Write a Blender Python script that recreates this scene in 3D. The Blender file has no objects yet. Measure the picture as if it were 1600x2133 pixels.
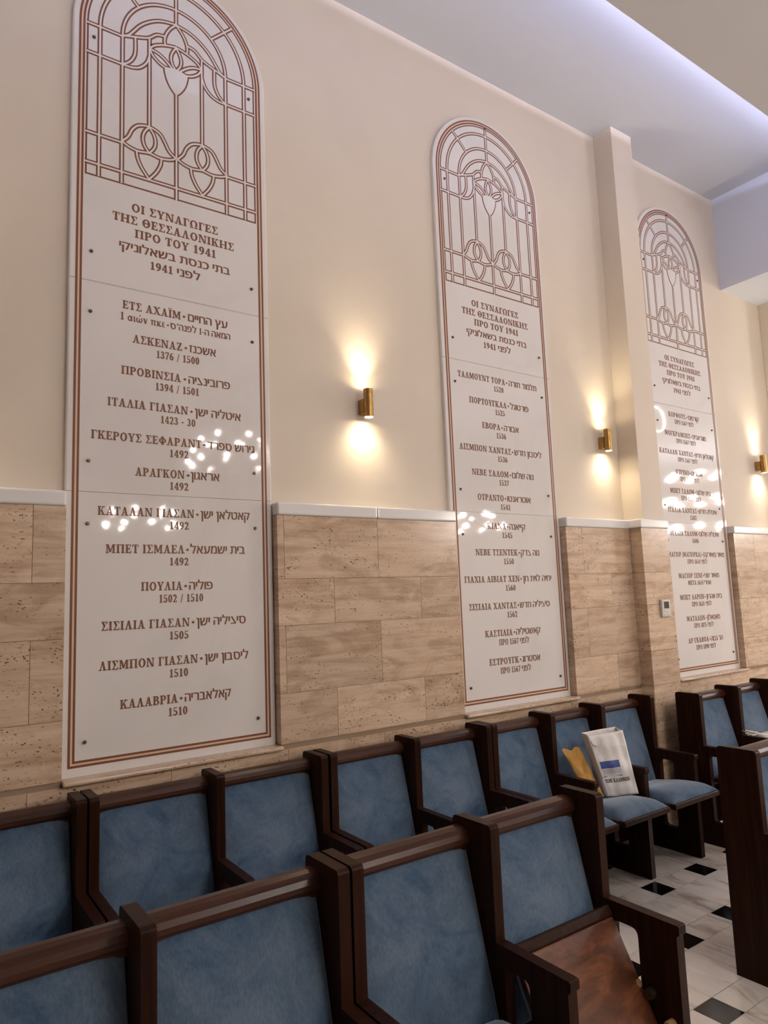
import bpy, bmesh, math, random
from mathutils import Vector, Matrix
from mathutils.geometry import tessellate_polygon

random.seed(7)
SC = bpy.context.scene
COL = SC.collection
PI = math.pi

# ------------------------------------------------------------------ camera
FPX = 1466.27
RGT = Vector((0.81821897, -0.57362757, -0.03832922))
UPV = Vector((-0.03935499, -0.12240015, 0.99170025))
FWD = Vector((0.57355811, 0.80991951, 0.12272523))
CAMZ = 1.716
cam_data = bpy.data.cameras.new('camera')
cam = bpy.data.objects.new('camera', cam_data)
COL.objects.link(cam)
cam.matrix_world = Matrix(((RGT.x, UPV.x, -FWD.x, 0), (RGT.y, UPV.y, -FWD.y, 0), (RGT.z, UPV.z, -FWD.z, CAMZ), (0, 0, 0, 1)))
cam_data.sensor_fit = 'HORIZONTAL'
cam_data.sensor_width = 36.0
cam_data.lens = FPX * 36.0 / 1600.0
cam_data.clip_start = 0.02
SC.camera = cam

# ------------------------------------------------------------------ look
SC.view_settings.view_transform = 'Standard'
SC.view_settings.look = 'None'
SC.view_settings.exposure = 0.0
SC.view_settings.gamma = 1.0
SC.view_settings.use_curve_mapping = False
SC.cycles.max_bounces = 8
SC.cycles.diffuse_bounces = 5
SC.cycles.glossy_bounces = 3
SC.cycles.use_denoising = True
SC.cycles.sample_clamp_indirect = 8.0

world = bpy.data.worlds.new('world')
SC.world = world
world.use_nodes = True
world.node_tree.nodes['Background'].inputs[0].default_value = (0.9, 0.85, 0.8, 1)
world.node_tree.nodes['Background'].inputs[1].default_value = 0.0

SHADE_POWER = 490.0      # glass shades of the chandeliers
SHADE_COLOR = (1.0, 0.925, 0.86)
LED_POWER = 165.0        # strip in the ceiling cove
LED_COLOR = (0.70, 0.72, 1.0)
SCONCE_DISC = 135.0
SCONCE_SPOT = 8.0
SCONCE_COLOR = (1.0, 0.84, 0.58)

# ------------------------------------------------------------------ main sizes (metres, camera stands over x = 0, y = 0)
Y_PLASTER = 3.325
Y_SLAB = 3.300
Y_DADO = 3.250
Z_CEIL = 5.41
Z_CAP = 2.235
Z_DADO = 2.168
PLAQUE_X = (1.1232, 3.3382, 5.5238)
NICHE = 0.503
PIL_X0, PIL_X1, PIL_Y = 4.60, 4.862, 3.152


# ------------------------------------------------------------------ helpers
class MB:
    def __init__(self):
        self.v, self.f, self.m = [], [], []

    def add(self, verts, faces, mi=0):
        n = len(self.v)
        self.v += [tuple(p) for p in verts]
        self.f += [tuple(i + n for i in f) for f in faces]
        self.m += [mi] * len(faces)
        return self

    def box(self, x0, x1, y0, y1, z0, z1, mi=0):
        v = [(x0, y0, z0), (x1, y0, z0), (x1, y1, z0), (x0, y1, z0), (x0, y0, z1), (x1, y0, z1), (x1, y1, z1), (x0, y1, z1)]
        return self.add(v, [(0, 3, 2, 1), (4, 5, 6, 7), (0, 1, 5, 4), (1, 2, 6, 5), (2, 3, 7, 6), (3, 0, 4, 7)], mi)

    def prism(self, poly, to3, a, b, mi=0, holes=()):
        """poly in 2D swept between depths a and b; to3(u, v, depth) gives the point"""
        loops = [poly] + list(holes)
        flat = [p for lp in loops for p in lp]
        tris = tessellate_polygon([[Vector((p[0], p[1], 0)) for p in lp] for lp in loops])
        n = len(flat)
        v = [to3(p[0], p[1], a) for p in flat] + [to3(p[0], p[1], b) for p in flat]
        f = []
        for t in tris:
            f.append(tuple(t))
            f.append(tuple(i + n for i in reversed(t)))
        base = 0
        for lp in loops:
            k = len(lp)
            for i in range(k):
                j = (i + 1) % k
                f.append((base + i, base + j, base + j + n, base + i + n))
            base += k
        return self.add(v, f, mi)

    def cyl(self, p0, p1, r0, r1=None, seg=20, cap=True, mi=0):
        r1 = r0 if r1 is None else r1
        p0, p1 = Vector(p0), Vector(p1)
        d = (p1 - p0).normalized()
        a = d.orthogonal().normalized()
        b = d.cross(a)
        v = []
        for p, r in ((p0, r0), (p1, r1)):
            for i in range(seg):
                t = 2 * PI * i / seg
                v.append(p + a * (r * math.cos(t)) + b * (r * math.sin(t)))
        f = [(i, (i + 1) % seg, seg + (i + 1) % seg, seg + i) for i in range(seg)]
        if cap:
            f.append(tuple(reversed(range(seg))))
            f.append(tuple(range(seg, 2 * seg)))
        return self.add(v, f, mi)

    def lathe(self, c, prof, seg=24, mi=0):
        """prof: list of (radius, z) around a vertical axis at c"""
        v, f = [], []
        for r, z in prof:
            for i in range(seg):
                t = 2 * PI * i / seg
                v.append((c[0] + r * math.cos(t), c[1] + r * math.sin(t), c[2] + z))
        for k in range(len(prof) - 1):
            for i in range(seg):
                j = (i + 1) % seg
                f.append((k * seg + i, k * seg + j, (k + 1) * seg + j, (k + 1) * seg + i))
        return self.add(v, f, mi)

    def tube(self, pts, r, seg=8, mi=0, r_end=None):
        pts = [Vector(p) for p in pts]
        n = len(pts)
        v, f = [], []
        ref = Vector((0.13, 0.21, 0.97))
        for k, p in enumerate(pts):
            d = (pts[min(k + 1, n - 1)] - pts[max(k - 1, 0)]).normalized()
            a = d.cross(ref)
            if a.length < 1e-4:
                a = d.orthogonal()
            a.normalize()
            b = d.cross(a)
            rr = r if r_end is None else r + (r_end - r) * k / (n - 1)
            for i in range(seg):
                t = 2 * PI * i / seg
                v.append(p + a * (rr * math.cos(t)) + b * (rr * math.sin(t)))
        for k in range(n - 1):
            for i in range(seg):
                j = (i + 1) % seg
                f.append((k * seg + i, k * seg + j, (k + 1) * seg + j, (k + 1) * seg + i))
        f.append(tuple(reversed(range(seg))))
        f.append(tuple(range((n - 1) * seg, n * seg)))
        return self.add(v, f, mi)

    def build(self, name, mats, parent=None, smooth=False, bevel=0.0, seg=2, fix=True):
        me = bpy.data.meshes.new(name)
        me.from_pydata(self.v, [], self.f)
        me.validate()
        if not isinstance(mats, (list, tuple)):
            mats = [mats]
        for m in mats:
            me.materials.append(m)
        if len(me.polygons) == len(self.m):
            for p, i in zip(me.polygons, self.m):
                p.material_index = i
        if fix:
            bm = bmesh.new()
            bm.from_mesh(me)
            bmesh.ops.recalc_face_normals(bm, faces=bm.faces)
            bm.to_mesh(me)
            bm.free()
        if smooth:
            for p in me.polygons:
                p.use_smooth = True
        o = bpy.data.objects.new(name, me)
        COL.objects.link(o)
        if parent:
            o.parent = parent
        if bevel:
            md = o.modifiers.new('bevel', 'BEVEL')
            md.width = bevel
            md.segments = seg
            md.limit_method = 'ANGLE'
            md.angle_limit = math.radians(40)
        return o


def tag(o, label, cat, group=None):
    o['label'] = label
    o['category'] = cat
    if group:
        o['group'] = group
    return o


def struct(o, label=None):
    o['kind'] = 'structure'
    if label:
        o['label'] = label
    return o


def empty(name, loc, label, cat, group=None):
    o = bpy.data.objects.new(name, None)
    COL.objects.link(o)
    o.location = loc
    return tag(o, label, cat, group)


# ------------------------------------------------------------------ materials
class NT:
    def __init__(self, name):
        self.mat = bpy.data.materials.new(name)
        self.mat.use_nodes = True
        self.t = self.mat.node_tree
        self.b = self.t.nodes['Principled BSDF']

    def n(self, kind, **kw):
        nd = self.t.nodes.new('ShaderNode' + kind)
        for k, v in kw.items():
            if hasattr(nd, k):
                setattr(nd, k, v)
            else:
                nd.inputs[k.replace('_', ' ')].default_value = v
        return nd

    def l(self, a, b):
        self.t.links.new(a, b)

    def set(self, **kw):
        for k, v in kw.items():
            s = self.b.inputs[k.replace('_', ' ')]
            s.default_value = (*v, 1) if isinstance(v, tuple) and len(v) == 3 and s.type == 'RGBA' else v
        return self

    def pos(self, scale=(1, 1, 1), island=0.0, obj=True):
        tc = self.n('TexCoord')
        mp = self.n('Mapping')
        mp.inputs['Scale'].default_value = scale
        src = tc.outputs['Object']
        if island:
            geo = self.n('NewGeometry')
            mul = self.n('VectorMath', operation='SCALE')
            cmb = self.n('CombineXYZ')
            for i in range(3):
                self.l(geo.outputs['Random Per Island'], cmb.inputs[i])
            self.l(cmb.outputs[0], mul.inputs[0])
            mul.inputs['Scale'].default_value = island
            add = self.n('VectorMath', operation='ADD')
            self.l(src, add.inputs[0])
            self.l(mul.outputs[0], add.inputs[1])
            src = add.outputs[0]
        self.l(src, mp.inputs['Vector'])
        return mp.outputs[0]

    def noise(self, vec, scale, detail=4, rough=0.55, dist=0.0):
        nd = self.n('TexNoise')
        nd.inputs['Scale'].default_value = scale
        nd.inputs['Detail'].default_value = detail
        nd.inputs['Roughness'].default_value = rough
        nd.inputs['Distortion'].default_value = dist
        self.l(vec, nd.inputs['Vector'])
        return nd.outputs['Fac']

    def ramp(self, fac, stops):
        nd = self.n('ValToRGB')
        e = nd.color_ramp.elements
        while len(e) < len(stops):
            e.new(0.5)
        for el, (p, c) in zip(e, stops):
            el.position = p
            el.color = (*c, 1) if len(c) == 3 else c
        self.l(fac, nd.inputs['Fac'])
        return nd.outputs['Color']

    def mix(self, fac, a, b, mode='MIX'):
        nd = self.n('MixRGB', blend_type=mode)
        for s, v in ((nd.inputs[0], fac), (nd.inputs[1], a), (nd.inputs[2], b)):
            if isinstance(v, (int, float)):
                s.default_value = v
            elif isinstance(v, tuple):
                s.default_value = (*v, 1)
            else:
                self.l(v, s)
        return nd.outputs[0]

    def color(self, s):
        self.l(s, self.b.inputs['Base Color'])
        return self

    def bump(self, h, strength=0.2, dist=0.01):
        nd = self.n('Bump')
        nd.inputs['Strength'].default_value = strength
        nd.inputs['Distance'].default_value = dist
        self.l(h, nd.inputs['Height'])
        self.l(nd.outputs[0], self.b.inputs['Normal'])
        return self


def flat(name, col, rough=0.5, metal=0.0, **kw):
    m = NT(name)
    m.set(Base_Color=col, Roughness=rough, Metallic=metal, **kw)
    return m.mat


def emit(name, col, power, base=(0.8, 0.8, 0.8)):
    m = NT(name)
    m.set(Base_Color=base, Roughness=0.4)
    m.b.inputs['Emission Color'].default_value = (*col, 1)
    m.b.inputs['Emission Strength'].default_value = power
    return m.mat


M = {}
t = NT('cream_plaster')
n = t.noise(t.pos(), 1.3, 3)
t.color(t.ramp(n, [(0.3, (0.66, 0.575, 0.475)), (0.7, (0.71, 0.62, 0.515))])).set(Roughness=0.62)
t.bump(t.noise(t.pos(), 160, 2), 0.05, 0.002)
M['plaster'] = t.mat
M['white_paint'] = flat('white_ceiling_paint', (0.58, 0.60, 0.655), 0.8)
M['drop_paint'] = flat('grey_ceiling_paint', (0.53, 0.52, 0.535), 0.8)
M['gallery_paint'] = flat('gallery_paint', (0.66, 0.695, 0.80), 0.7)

t = NT('white_marble')
v = t.pos((1, 1, 0.7), island=9.0)
n = t.noise(v, 1.1, 6, 0.6, 1.6)
t.color(t.ramp(n, [(0.32, (0.70, 0.665, 0.645)), (0.5, (0.745, 0.71, 0.69)), (0.7, (0.755, 0.72, 0.70))])).set(Roughness=0.045)
t.b.inputs['Specular IOR Level'].default_value = 0.25
M['marble'] = t.mat
M['marble_cap'] = flat('polished_white_marble_cap', (0.76, 0.745, 0.735), 0.16)
M['engraving'] = flat('engraved_brown_paint', (0.19, 0.066, 0.028), 0.55)
M['engraving_light'] = flat('engraved_gold_paint', (0.70, 0.50, 0.37), 0.5)

t = NT('travertine')
v = t.pos((0.55, 0.55, 9.0), island=37.0)
n1 = t.noise(v, 2.6, 8, 0.70, 0.35)
base = t.ramp(n1, [(0.28, (0.41, 0.275, 0.185)), (0.42, (0.555, 0.405, 0.285)), (0.55, (0.645, 0.49, 0.36)), (0.72, (0.72, 0.575, 0.44))])
geo = t.n('NewGeometry')
tone = t.ramp(geo.outputs['Random Per Island'], [(0.0, (0.86, 0.84, 0.82)), (1.0, (1.05, 1.04, 1.03))])
base = t.mix(1.0, base, tone, 'MULTIPLY')
blot = t.ramp(t.noise(t.pos((1, 1, 2.6), island=19.0), 3.2, 5, 0.6, 1.2), [(0.36, (0.80, 0.75, 0.71)), (0.52, (1.0, 1.0, 1.0)), (0.72, (1.07, 1.07, 1.07))])
base = t.mix(1.0, base, blot, 'MULTIPLY')
pv = t.pos((0.62, 0.62, 1.25), island=11.0)
pits = t.ramp(t.noise(pv, 110, 2, 0.5), [(0.635, (0, 0, 0)), (0.67, (1, 1, 1))])
area = t.ramp(t.noise(t.pos((1, 1, 3.2), island=5.0), 4.5, 3), [(0.42, (0, 0, 0)), (0.56, (1, 1, 1))])
pitm = t.mix(1.0, pits, area, 'MULTIPLY')
t.color(t.mix(pitm, base, (0.085, 0.05, 0.03)))
t.set(Roughness=0.2)
M['travertine'] = t.mat
M['grout'] = flat('travertine_grout', (0.30, 0.21, 0.14), 0.85)

t = NT('dark_walnut')
v = t.pos((14, 14, 0.9))
n1 = t.noise(v, 3.0, 4, 0.6, 0.3)
t.color(t.ramp(n1, [(0.3, (0.014, 0.0046, 0.0024)), (0.7, (0.034, 0.0112, 0.0056))])).set(Roughness=0.36)
t.b.inputs['Specular IOR Level'].default_value = 0.09
M['wood'] = t.mat
t = NT('walnut_rail')
v = t.pos((0.9, 14, 14))
n1 = t.noise(v, 3.0, 4, 0.6, 0.3)
t.color(t.ramp(n1, [(0.3, (0.030, 0.0102, 0.0052)), (0.7, (0.068, 0.024, 0.0125))])).set(Roughness=0.30)
t.b.inputs['Specular IOR Level'].default_value = 0.28
M['rail'] = t.mat
t = NT('seat_veneer')
v = t.pos((1.0, 2.2, 1.0))
n1 = t.noise(v, 4.0, 8, 0.68, 1.6)
t.color(t.ramp(n1, [(0.30, (0.035, 0.009, 0.0035)), (0.5, (0.115, 0.034, 0.011)), (0.72, (0.25, 0.090, 0.032))])).set(Roughness=0.38)
M['veneer'] = t.mat

t = NT('blue_velvet')
v = t.pos((1, 1, 1))
n1 = t.noise(v, 5.0, 7, 0.68, 0.6)
n2 = t.noise(t.pos((1, 1, 0.22)), 210, 3, 0.65)
c = t.ramp(n1, [(0.30, (0.030, 0.068, 0.126)), (0.43, (0.078, 0.126, 0.196)), (0.58, (0.118, 0.166, 0.236)), (0.75, (0.142, 0.190, 0.256))])
c = t.mix(0.5, c, t.ramp(n2, [(0.3, (0.55, 0.57, 0.60)), (0.7, (1.2, 1.2, 1.2))]), 'MULTIPLY')
t.color(c).set(Roughness=0.85)
t.b.inputs['Sheen Weight'].default_value = 1.0
t.b.inputs['Sheen Roughness'].default_value = 0.32
t.b.inputs['Sheen Tint'].default_value = (0.80, 0.88, 1.0, 1)
t.b.inputs['Specular IOR Level'].default_value = 0.15
t.bump(n2, 0.15, 0.002)
M['velvet'] = t.mat

t = NT('aged_brass')
n1 = t.noise(t.pos(), 45, 3)
t.color(t.ramp(n1, [(0.3, (0.36, 0.205, 0.062)), (0.7, (0.50, 0.31, 0.11))])).set(Metallic=1.0, Roughness=0.36)
M['brass'] = t.mat
M['screw'] = flat('dull_bronze', (0.16, 0.13, 0.09), 0.35, 0.9)

t = NT('floor_marble')
v = t.pos((2.2, 0.8, 1), island=23.0)
n1 = t.noise(v, 2.6, 8, 0.66, 1.5)
t.color(t.ramp(n1, [(0.32, (0.42, 0.36, 0.325)), (0.47, (0.74, 0.68, 0.63)), (0.6, (0.80, 0.745, 0.695)), (0.75, (0.90, 0.85, 0.80))])).set(Roughness=0.14)
M['floor'] = t.mat
t = NT('black_marble')
n1 = t.noise(t.pos((1, 1, 1), island=13.0), 5, 7, 0.6, 3.0)
t.color(t.ramp(n1, [(0.63, (0.006, 0.006, 0.006)), (0.72, (0.12, 0.12, 0.12))])).set(Roughness=0.12)
M['black_tile'] = t.mat
M['floor_grout'] = flat('floor_grout', (0.30, 0.27, 0.25), 0.9)

M['shade'] = emit('glowing_glass_shade', SHADE_COLOR, SHADE_POWER)
M['ring_glow'] = emit('glowing_ring_tube', (1.0, 0.95, 0.9), 70.0)
M['led'] = emit('led_strip_light', LED_COLOR, LED_POWER)
M['sconce_glow'] = emit('lit_sconce_lens', SCONCE_COLOR, SCONCE_DISC)
M['white_plastic'] = flat('white_plastic', (0.62, 0.58, 0.53), 0.4)
M['screen'] = flat('dark_display', (0.03, 0.032, 0.025), 0.2)
M['button_grey'] = flat('grey_button', (0.30, 0.28, 0.26), 0.5)
t = NT('white_paper')
n1 = t.noise(t.pos(), 16, 4, 0.6, 0.6)
t.color(t.ramp(n1, [(0.3, (0.74, 0.70, 0.68)), (0.7, (0.80, 0.765, 0.74))])).set(Roughness=0.45)
t.bump(t.noise(t.pos(), 20, 2, 0.5, 0.8), 0.35, 0.008)
M['paper'] = t.mat
M['print_blue'] = flat('printed_blue', (0.05, 0.085, 0.30), 0.5)
M['print_pale'] = flat('printed_pale_blue', (0.32, 0.33, 0.46), 0.5)
M['print_black'] = flat('printed_black', (0.035, 0.033, 0.035), 0.5)
t = NT('yellow_envelope_paper')
n1 = t.noise(t.pos(), 14, 4)
t.color(t.ramp(n1, [(0.3, (0.44, 0.215, 0.035)), (0.7, (0.56, 0.30, 0.06))])).set(Roughness=0.6)
t.bump(t.noise(t.pos(), 30, 3), 0.4, 0.006)
M['envelope'] = t.mat
M['wool'] = flat('off_white_wool', (0.72, 0.66, 0.58), 0.9)
M['pad'] = flat('pale_felt_pad', (0.36, 0.22, 0.10), 0.8)
M['steel'] = flat('dark_steel', (0.10, 0.08, 0.06), 0.4, 0.8)
M['cord'] = flat('white_cord', (0.62, 0.56, 0.52), 0.7)


# ------------------------------------------------------------------ the setting
# floor: square slabs, strips and small black squares at the crossings
fl = MB()
fl.add([(-5, -6.1, -0.003), (17, -6.1, -0.003), (17, 3.4, -0.003), (-5, 3.4, -0.003)], [(0, 1, 2, 3)], 0)
PX, PY, OX, OY, SQ, G = 0.435, 0.430, 2.84, 1.788, 0.071, 0.001


def tile(x0, x1, y0, y1, mi):
    fl.add([(x0 + G, y0 + G, 0), (x1 - G, y0 + G, 0), (x1 - G, y1 - G, 0), (x0 + G, y1 - G, 0)], [(0, 1, 2, 3)], mi)


for i in range(-9, 12):
    for j in range(-6, 4):
        cx, cy = OX + PX * i, OY + PY * j
        y3 = min(cy + PY - SQ, 3.26)
        tile(cx - SQ, cx + SQ, cy - SQ, cy + SQ, 2)
        tile(cx + SQ, cx + PX - SQ, cy - SQ, cy + SQ, 1)
        if y3 > cy + SQ:
            tile(cx - SQ, cx + SQ, cy + SQ, y3, 1)
            tile(cx + SQ, cx + PX - SQ, cy + SQ, y3, 1)
struct(fl.build('floor', [M['floor_grout'], M['floor'], M['black_tile']], fix=False), 'pale veined marble floor with small black squares')

w = MB()
w.box(-5, 17, Y_PLASTER, Y_PLASTER + 0.15, 0, 5.6)
struct(w.build('wall_back', M['plaster']), 'cream plastered wall carrying the tall engraved plaques')
w = MB()
w.box(-5, 17, -6.25, -6.1, 0, 5.6)
struct(w.build('wall_front', M['plaster']))
w = MB()
w.box(-5.15, -5, -6.25, 3.475, 0, 5.6)
struct(w.build('wall_left', M['plaster']))
w = MB()
w.box(17, 17.15, -6.25, 3.475, 0, 5.6)
struct(w.build('wall_right', M['plaster']))

# upper ceiling along the wall, and the lower ceiling with its light cove
DROP_Y, DROP_Z, LIP_Z = 2.237, 5.16, 5.245
w = MB()
w.box(-5, 6.36, -6.1, Y_PLASTER, Z_CEIL, Z_CEIL + 0.12)
struct(w.build('ceiling', M['white_paint']), 'white upper ceiling strip washed by cool cove light')
w = MB()
w.box(-5, 6.2, -6.1, DROP_Y, DROP_Z, DROP_Z + 0.03)
w.box(-5, 6.2, DROP_Y - 0.015, DROP_Y, DROP_Z + 0.03, LIP_Z)
w.box(-5, 6.2, 1.88, 1.90, DROP_Z + 0.03, Z_CEIL)
drop = struct(w.build('ceiling.001', M['drop_paint']), 'lower flat ceiling with a light cove along its edge')
w = MB()
w.box(-4.9, 6.1, 2.112, 2.116, LIP_Z - 0.017, LIP_Z - 0.009)
led = w.build('light_strip', M['led'], drop)
led['label'] = 'cool white light strip hidden in the cove'

w = MB()
w.box(6.36, 17, -6.1, Y_PLASTER, 4.50, 5.55)
struct(w.build('trim_1', M['gallery_paint']), 'lavender-lit front and underside of the gallery above the wall')

# travertine dado: separate stones with thin joints
ROWS = [(0.0, 0.36), (0.36, 0.70), (0.70, 1.02), (1.02, 1.265), (1.265, 1.601), (1.601, 1.838), (1.838, Z_DADO)]
SEGS = [(-5.0, PLAQUE_X[0] - NICHE), (PLAQUE_X[0] + NICHE, PLAQUE_X[1] - NICHE), (PLAQUE_X[1] + NICHE, 4.55),
        (4.885, PLAQUE_X[2] - NICHE), (PLAQUE_X[2] + NICHE, 7.01), (7.345, 17.0)]
g = 0.0010
da = MB()
for k, (z0, z1) in enumerate(ROWS):
    start = 2.25 if k % 2 == 0 else 1.957
    joints = sorted(start + 0.586 * i for i in range(-14, 27))
    segs = SEGS if z0 > 0.99 else [(-5.0, 4.55), (4.885, 7.01), (7.345, 17.0)]
    for a, b in segs:
        cuts = [a] + [q for q in joints if a + 0.02 < q < b - 0.02] + [b]
        for c0, c1 in zip(cuts, cuts[1:]):
            zz = min(z1, 0.997) if len(segs) == 3 else z1
            da.box(c0 + (g if c0 > a else 0), c1 - (g if c1 < b else 0), Y_DADO, Y_PLASTER - 0.001, z0 + g, zz - g)
struct(da.build('trim_2', M['travertine']), 'travertine dado of coursed stones below the white marble cap')
ba = MB()
for a, b in SEGS:
    ba.box(a + 0.004, b - 0.004, Y_DADO + 0.004, Y_PLASTER - 0.002, 0.99, Z_DADO - 0.002)
ba.box(-5, 17, Y_DADO + 0.004, Y_PLASTER - 0.002, 0.002, 0.99)
struct(ba.build('trim_3', M['grout']), 'joints of the travertine dado')

cp = MB()
for a, b in SEGS:
    joints = [q for q in (2.25 + 1.172 * i for i in range(-6, 13)) if a + 0.1 < q < b - 0.1]
    cuts = [a] + joints + [b]
    for c0, c1 in zip(cuts, cuts[1:]):
        cp.box(c0 + (0.0004 if c0 > a else 0), c1 - (0.0004 if c1 < b else 0), Y_DADO - 0.011, Y_PLASTER - 0.001, Z_DADO, Z_CAP)
for x0 in (4.55, 7.01):
    cp.box(x0 - 0.011, x0 + 0.335 + 0.011, 3.134, Y_PLASTER - 0.001, Z_DADO, Z_CAP)
struct(cp.build('trim_4', M['marble_cap'], bevel=0.010, seg=3), 'polished white marble cap running along the dado')

for n_, x0 in ((5, 4.55), (6, 7.01)):
    ztop = Z_CEIL - 0.001 if n_ == 5 else 4.499
    pl = MB()
    pl.box(x0 + 0.05, x0 + 0.312, PIL_Y, Y_PLASTER - 0.001, Z_CAP, ztop)
    for k, (z0, z1) in enumerate(ROWS):
        pl.box(x0, x0 + 0.335, 3.145, Y_PLASTER - 0.001, z0 + g, z1 - g, 1)
    struct(pl.build('trim_%d' % n_, [M['plaster'], M['travertine']]), 'cream pilaster with a travertine base')


# ------------------------------------------------------------------ lettering: slab-serif Greek capitals and figures, cap height 1
def ring(cx, cy, rx, ry, tx, ty, a0=0.0, a1=360.0, n=26):
    out = []
    for i in range(n):
        p = math.radians(a0 + (a1 - a0) * i / n)
        q = math.radians(a0 + (a1 - a0) * (i + 1) / n)
        out.append([(cx + rx * math.cos(p), cy + ry * math.sin(p)), (cx + rx * math.cos(q), cy + ry * math.sin(q)),
                    (cx + (rx - tx) * math.cos(q), cy + (ry - ty) * math.sin(q)), (cx + (rx - tx) * math.cos(p), cy + (ry - ty) * math.sin(p))])
    return out


def rc(x0, y0, x1, y1):
    return [(x0, y0), (x1, y0), (x1, y1), (x0, y1)]


def dg(x0, y0, x1, y1, wd):
    return [(x0, y0), (x0 + wd, y0), (x1 + wd, y1), (x1, y1)]


SW, HT, SH = 0.205, 0.122, 0.112      # stem, hairline, serif height


def stem(x, y0=0.0, y1=1.0, bot=True, top=True, o=0.075, wd=SW):
    r = [rc(x, y0, x + wd, y1)]
    if bot:
        r.append(rc(x - o, y0, x + wd + o, y0 + SH))
    if top:
        r.append(rc(x - o, y1 - SH, x + wd + o, y1))
    return r


GL = {}
GL['Α'] = (0.86, [dg(0.10, 0, 0.36, 1, 0.10), dg(0.53, 0, 0.31, 1, 0.20), rc(0.2, 0.27, 0.62, 0.36), rc(0.0, 0, 0.29, SH), rc(0.44, 0, 0.84, SH)])
GL['Β'] = (0.76, stem(0.09, o=0.07) + [rc(0.2, 0.47, 0.42, 0.55), rc(0.2, 1 - SH, 0.38, 1), rc(0.2, 0, 0.42, SH)] + ring(0.36, 0.755, 0.29, 0.245, SW, SH, -90, 90, 14) + ring(0.40, 0.275, 0.32, 0.275, SW, SH, -90, 90, 14))
GL['Γ'] = (0.66, stem(0.09) + [rc(0.2, 0.91, 0.62, 1), rc(0.54, 0.70, 0.62, 1)])
GL['Ε'] = (0.70, stem(0.09, o=0.07) + [rc(0.2, 0.91, 0.63, 1), rc(0.55, 0.72, 0.63, 1), rc(0.2, 0, 0.66, SH), rc(0.58, 0, 0.66, 0.29), rc(0.2, 0.46, 0.48, 0.55), rc(0.43, 0.36, 0.50, 0.65)])
GL['Ζ'] = (0.70, [rc(0.05, 0.91, 0.64, 1), rc(0.05, 0.72, 0.13, 1), rc(0.04, 0, 0.66, SH), rc(0.58, 0, 0.66, 0.28), dg(0.04, SH * .6, 0.41, 0.94, 0.23)])
GL['Η'] = (0.94, stem(0.09) + stem(0.63) + [rc(0.2, 0.45, 0.7, 0.545)])
GL['Θ'] = (0.86, ring(0.42, 0.5, 0.39, 0.515, SW, HT) + [rc(0.29, 0.45, 0.55, 0.55), rc(0.27, 0.38, 0.335, 0.62), rc(0.505, 0.38, 0.57, 0.62)])
GL['Ι'] = (0.42, stem(0.10))
GL['Κ'] = (0.86, stem(0.09) + [dg(0.26, 0.42, 0.57, 0.94, 0.11), dg(0.53, 0.05, 0.33, 0.56, 0.2), rc(0.47, 1 - SH, 0.80, 1), rc(0.46, 0, 0.86, SH)])
GL['Λ'] = (0.86, [dg(0.10, 0, 0.36, 1, 0.10), dg(0.53, 0, 0.31, 1, 0.20), rc(0.0, 0, 0.29, SH), rc(0.44, 0, 0.84, SH)])
GL['Μ'] = (1.08, [rc(0.10, 0, 0.20, 1), rc(0.76, 0, 0.95, 1), rc(0.02, 0, 0.29, SH), rc(0.68, 0, 1.03, SH), rc(0.02, 1 - SH, 0.3, 1), rc(0.75, 1 - SH, 1.03, 1), dg(0.40, 0.1, 0.12, 1, 0.2), dg(0.43, 0.1, 0.74, 1, 0.12)])
GL['Ν'] = (0.92, [rc(0.10, 0, 0.20, 1), rc(0.70, 0, 0.80, 1), rc(0.01, 0, 0.30, SH), rc(0.01, 1 - SH, 0.28, 1), rc(0.60, 1 - SH, 0.89, 1), dg(0.60, 0, 0.10, 1, 0.2)])
GL['Ο'] = (0.86, ring(0.42, 0.5, 0.39, 0.515, SW, HT))
GL['Π'] = (0.92, stem(0.09, top=False) + stem(0.61, top=False) + [rc(0.015, 0.91, 0.875, 1)])
GL['Ρ'] = (0.74, stem(0.09) + [rc(0.2, 0.42, 0.42, 0.50), rc(0.2, 1 - SH, 0.42, 1)] + ring(0.38, 0.71, 0.32, 0.29, SW, SH, -90, 90, 14))
GL['Σ'] = (0.72, [rc(0.04, 0.91, 0.64, 1), rc(0.56, 0.72, 0.64, 1), rc(0.04, 0, 0.67, SH), rc(0.59, 0, 0.67, 0.28), dg(0.25, 0.5, 0.05, 0.95, 0.22), dg(0.05, 0.03, 0.30, 0.52, 0.13)])
GL['Τ'] = (0.74, stem(0.27, top=False) + [rc(0.03, 0.91, 0.70, 1), rc(0.03, 0.70, 0.11, 1), rc(0.62, 0.70, 0.70, 1)])
GL['Υ'] = (0.82, stem(0.30, 0, 0.45, top=False) + [dg(0.30, 0.38, 0.07, 1, 0.20), dg(0.40, 0.38, 0.62, 1, 0.10), rc(-0.01, 1 - SH, 0.36, 1), rc(0.53, 1 - SH, 0.82, 1)])
GL['Φ'] = (0.92, stem(0.36, o=0.07) + ring(0.455, 0.5, 0.43, 0.33, SW * .9, HT * .8))
GL['Χ'] = (0.86, [dg(0.56, 0, 0.07, 1, 0.22), dg(0.07, 0, 0.60, 1, 0.10), rc(0.0, 0, 0.28, SH), rc(0.49, 0, 0.86, SH), rc(0.0, 1 - SH, 0.36, 1), rc(0.52, 1 - SH, 0.81, 1)])
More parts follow.
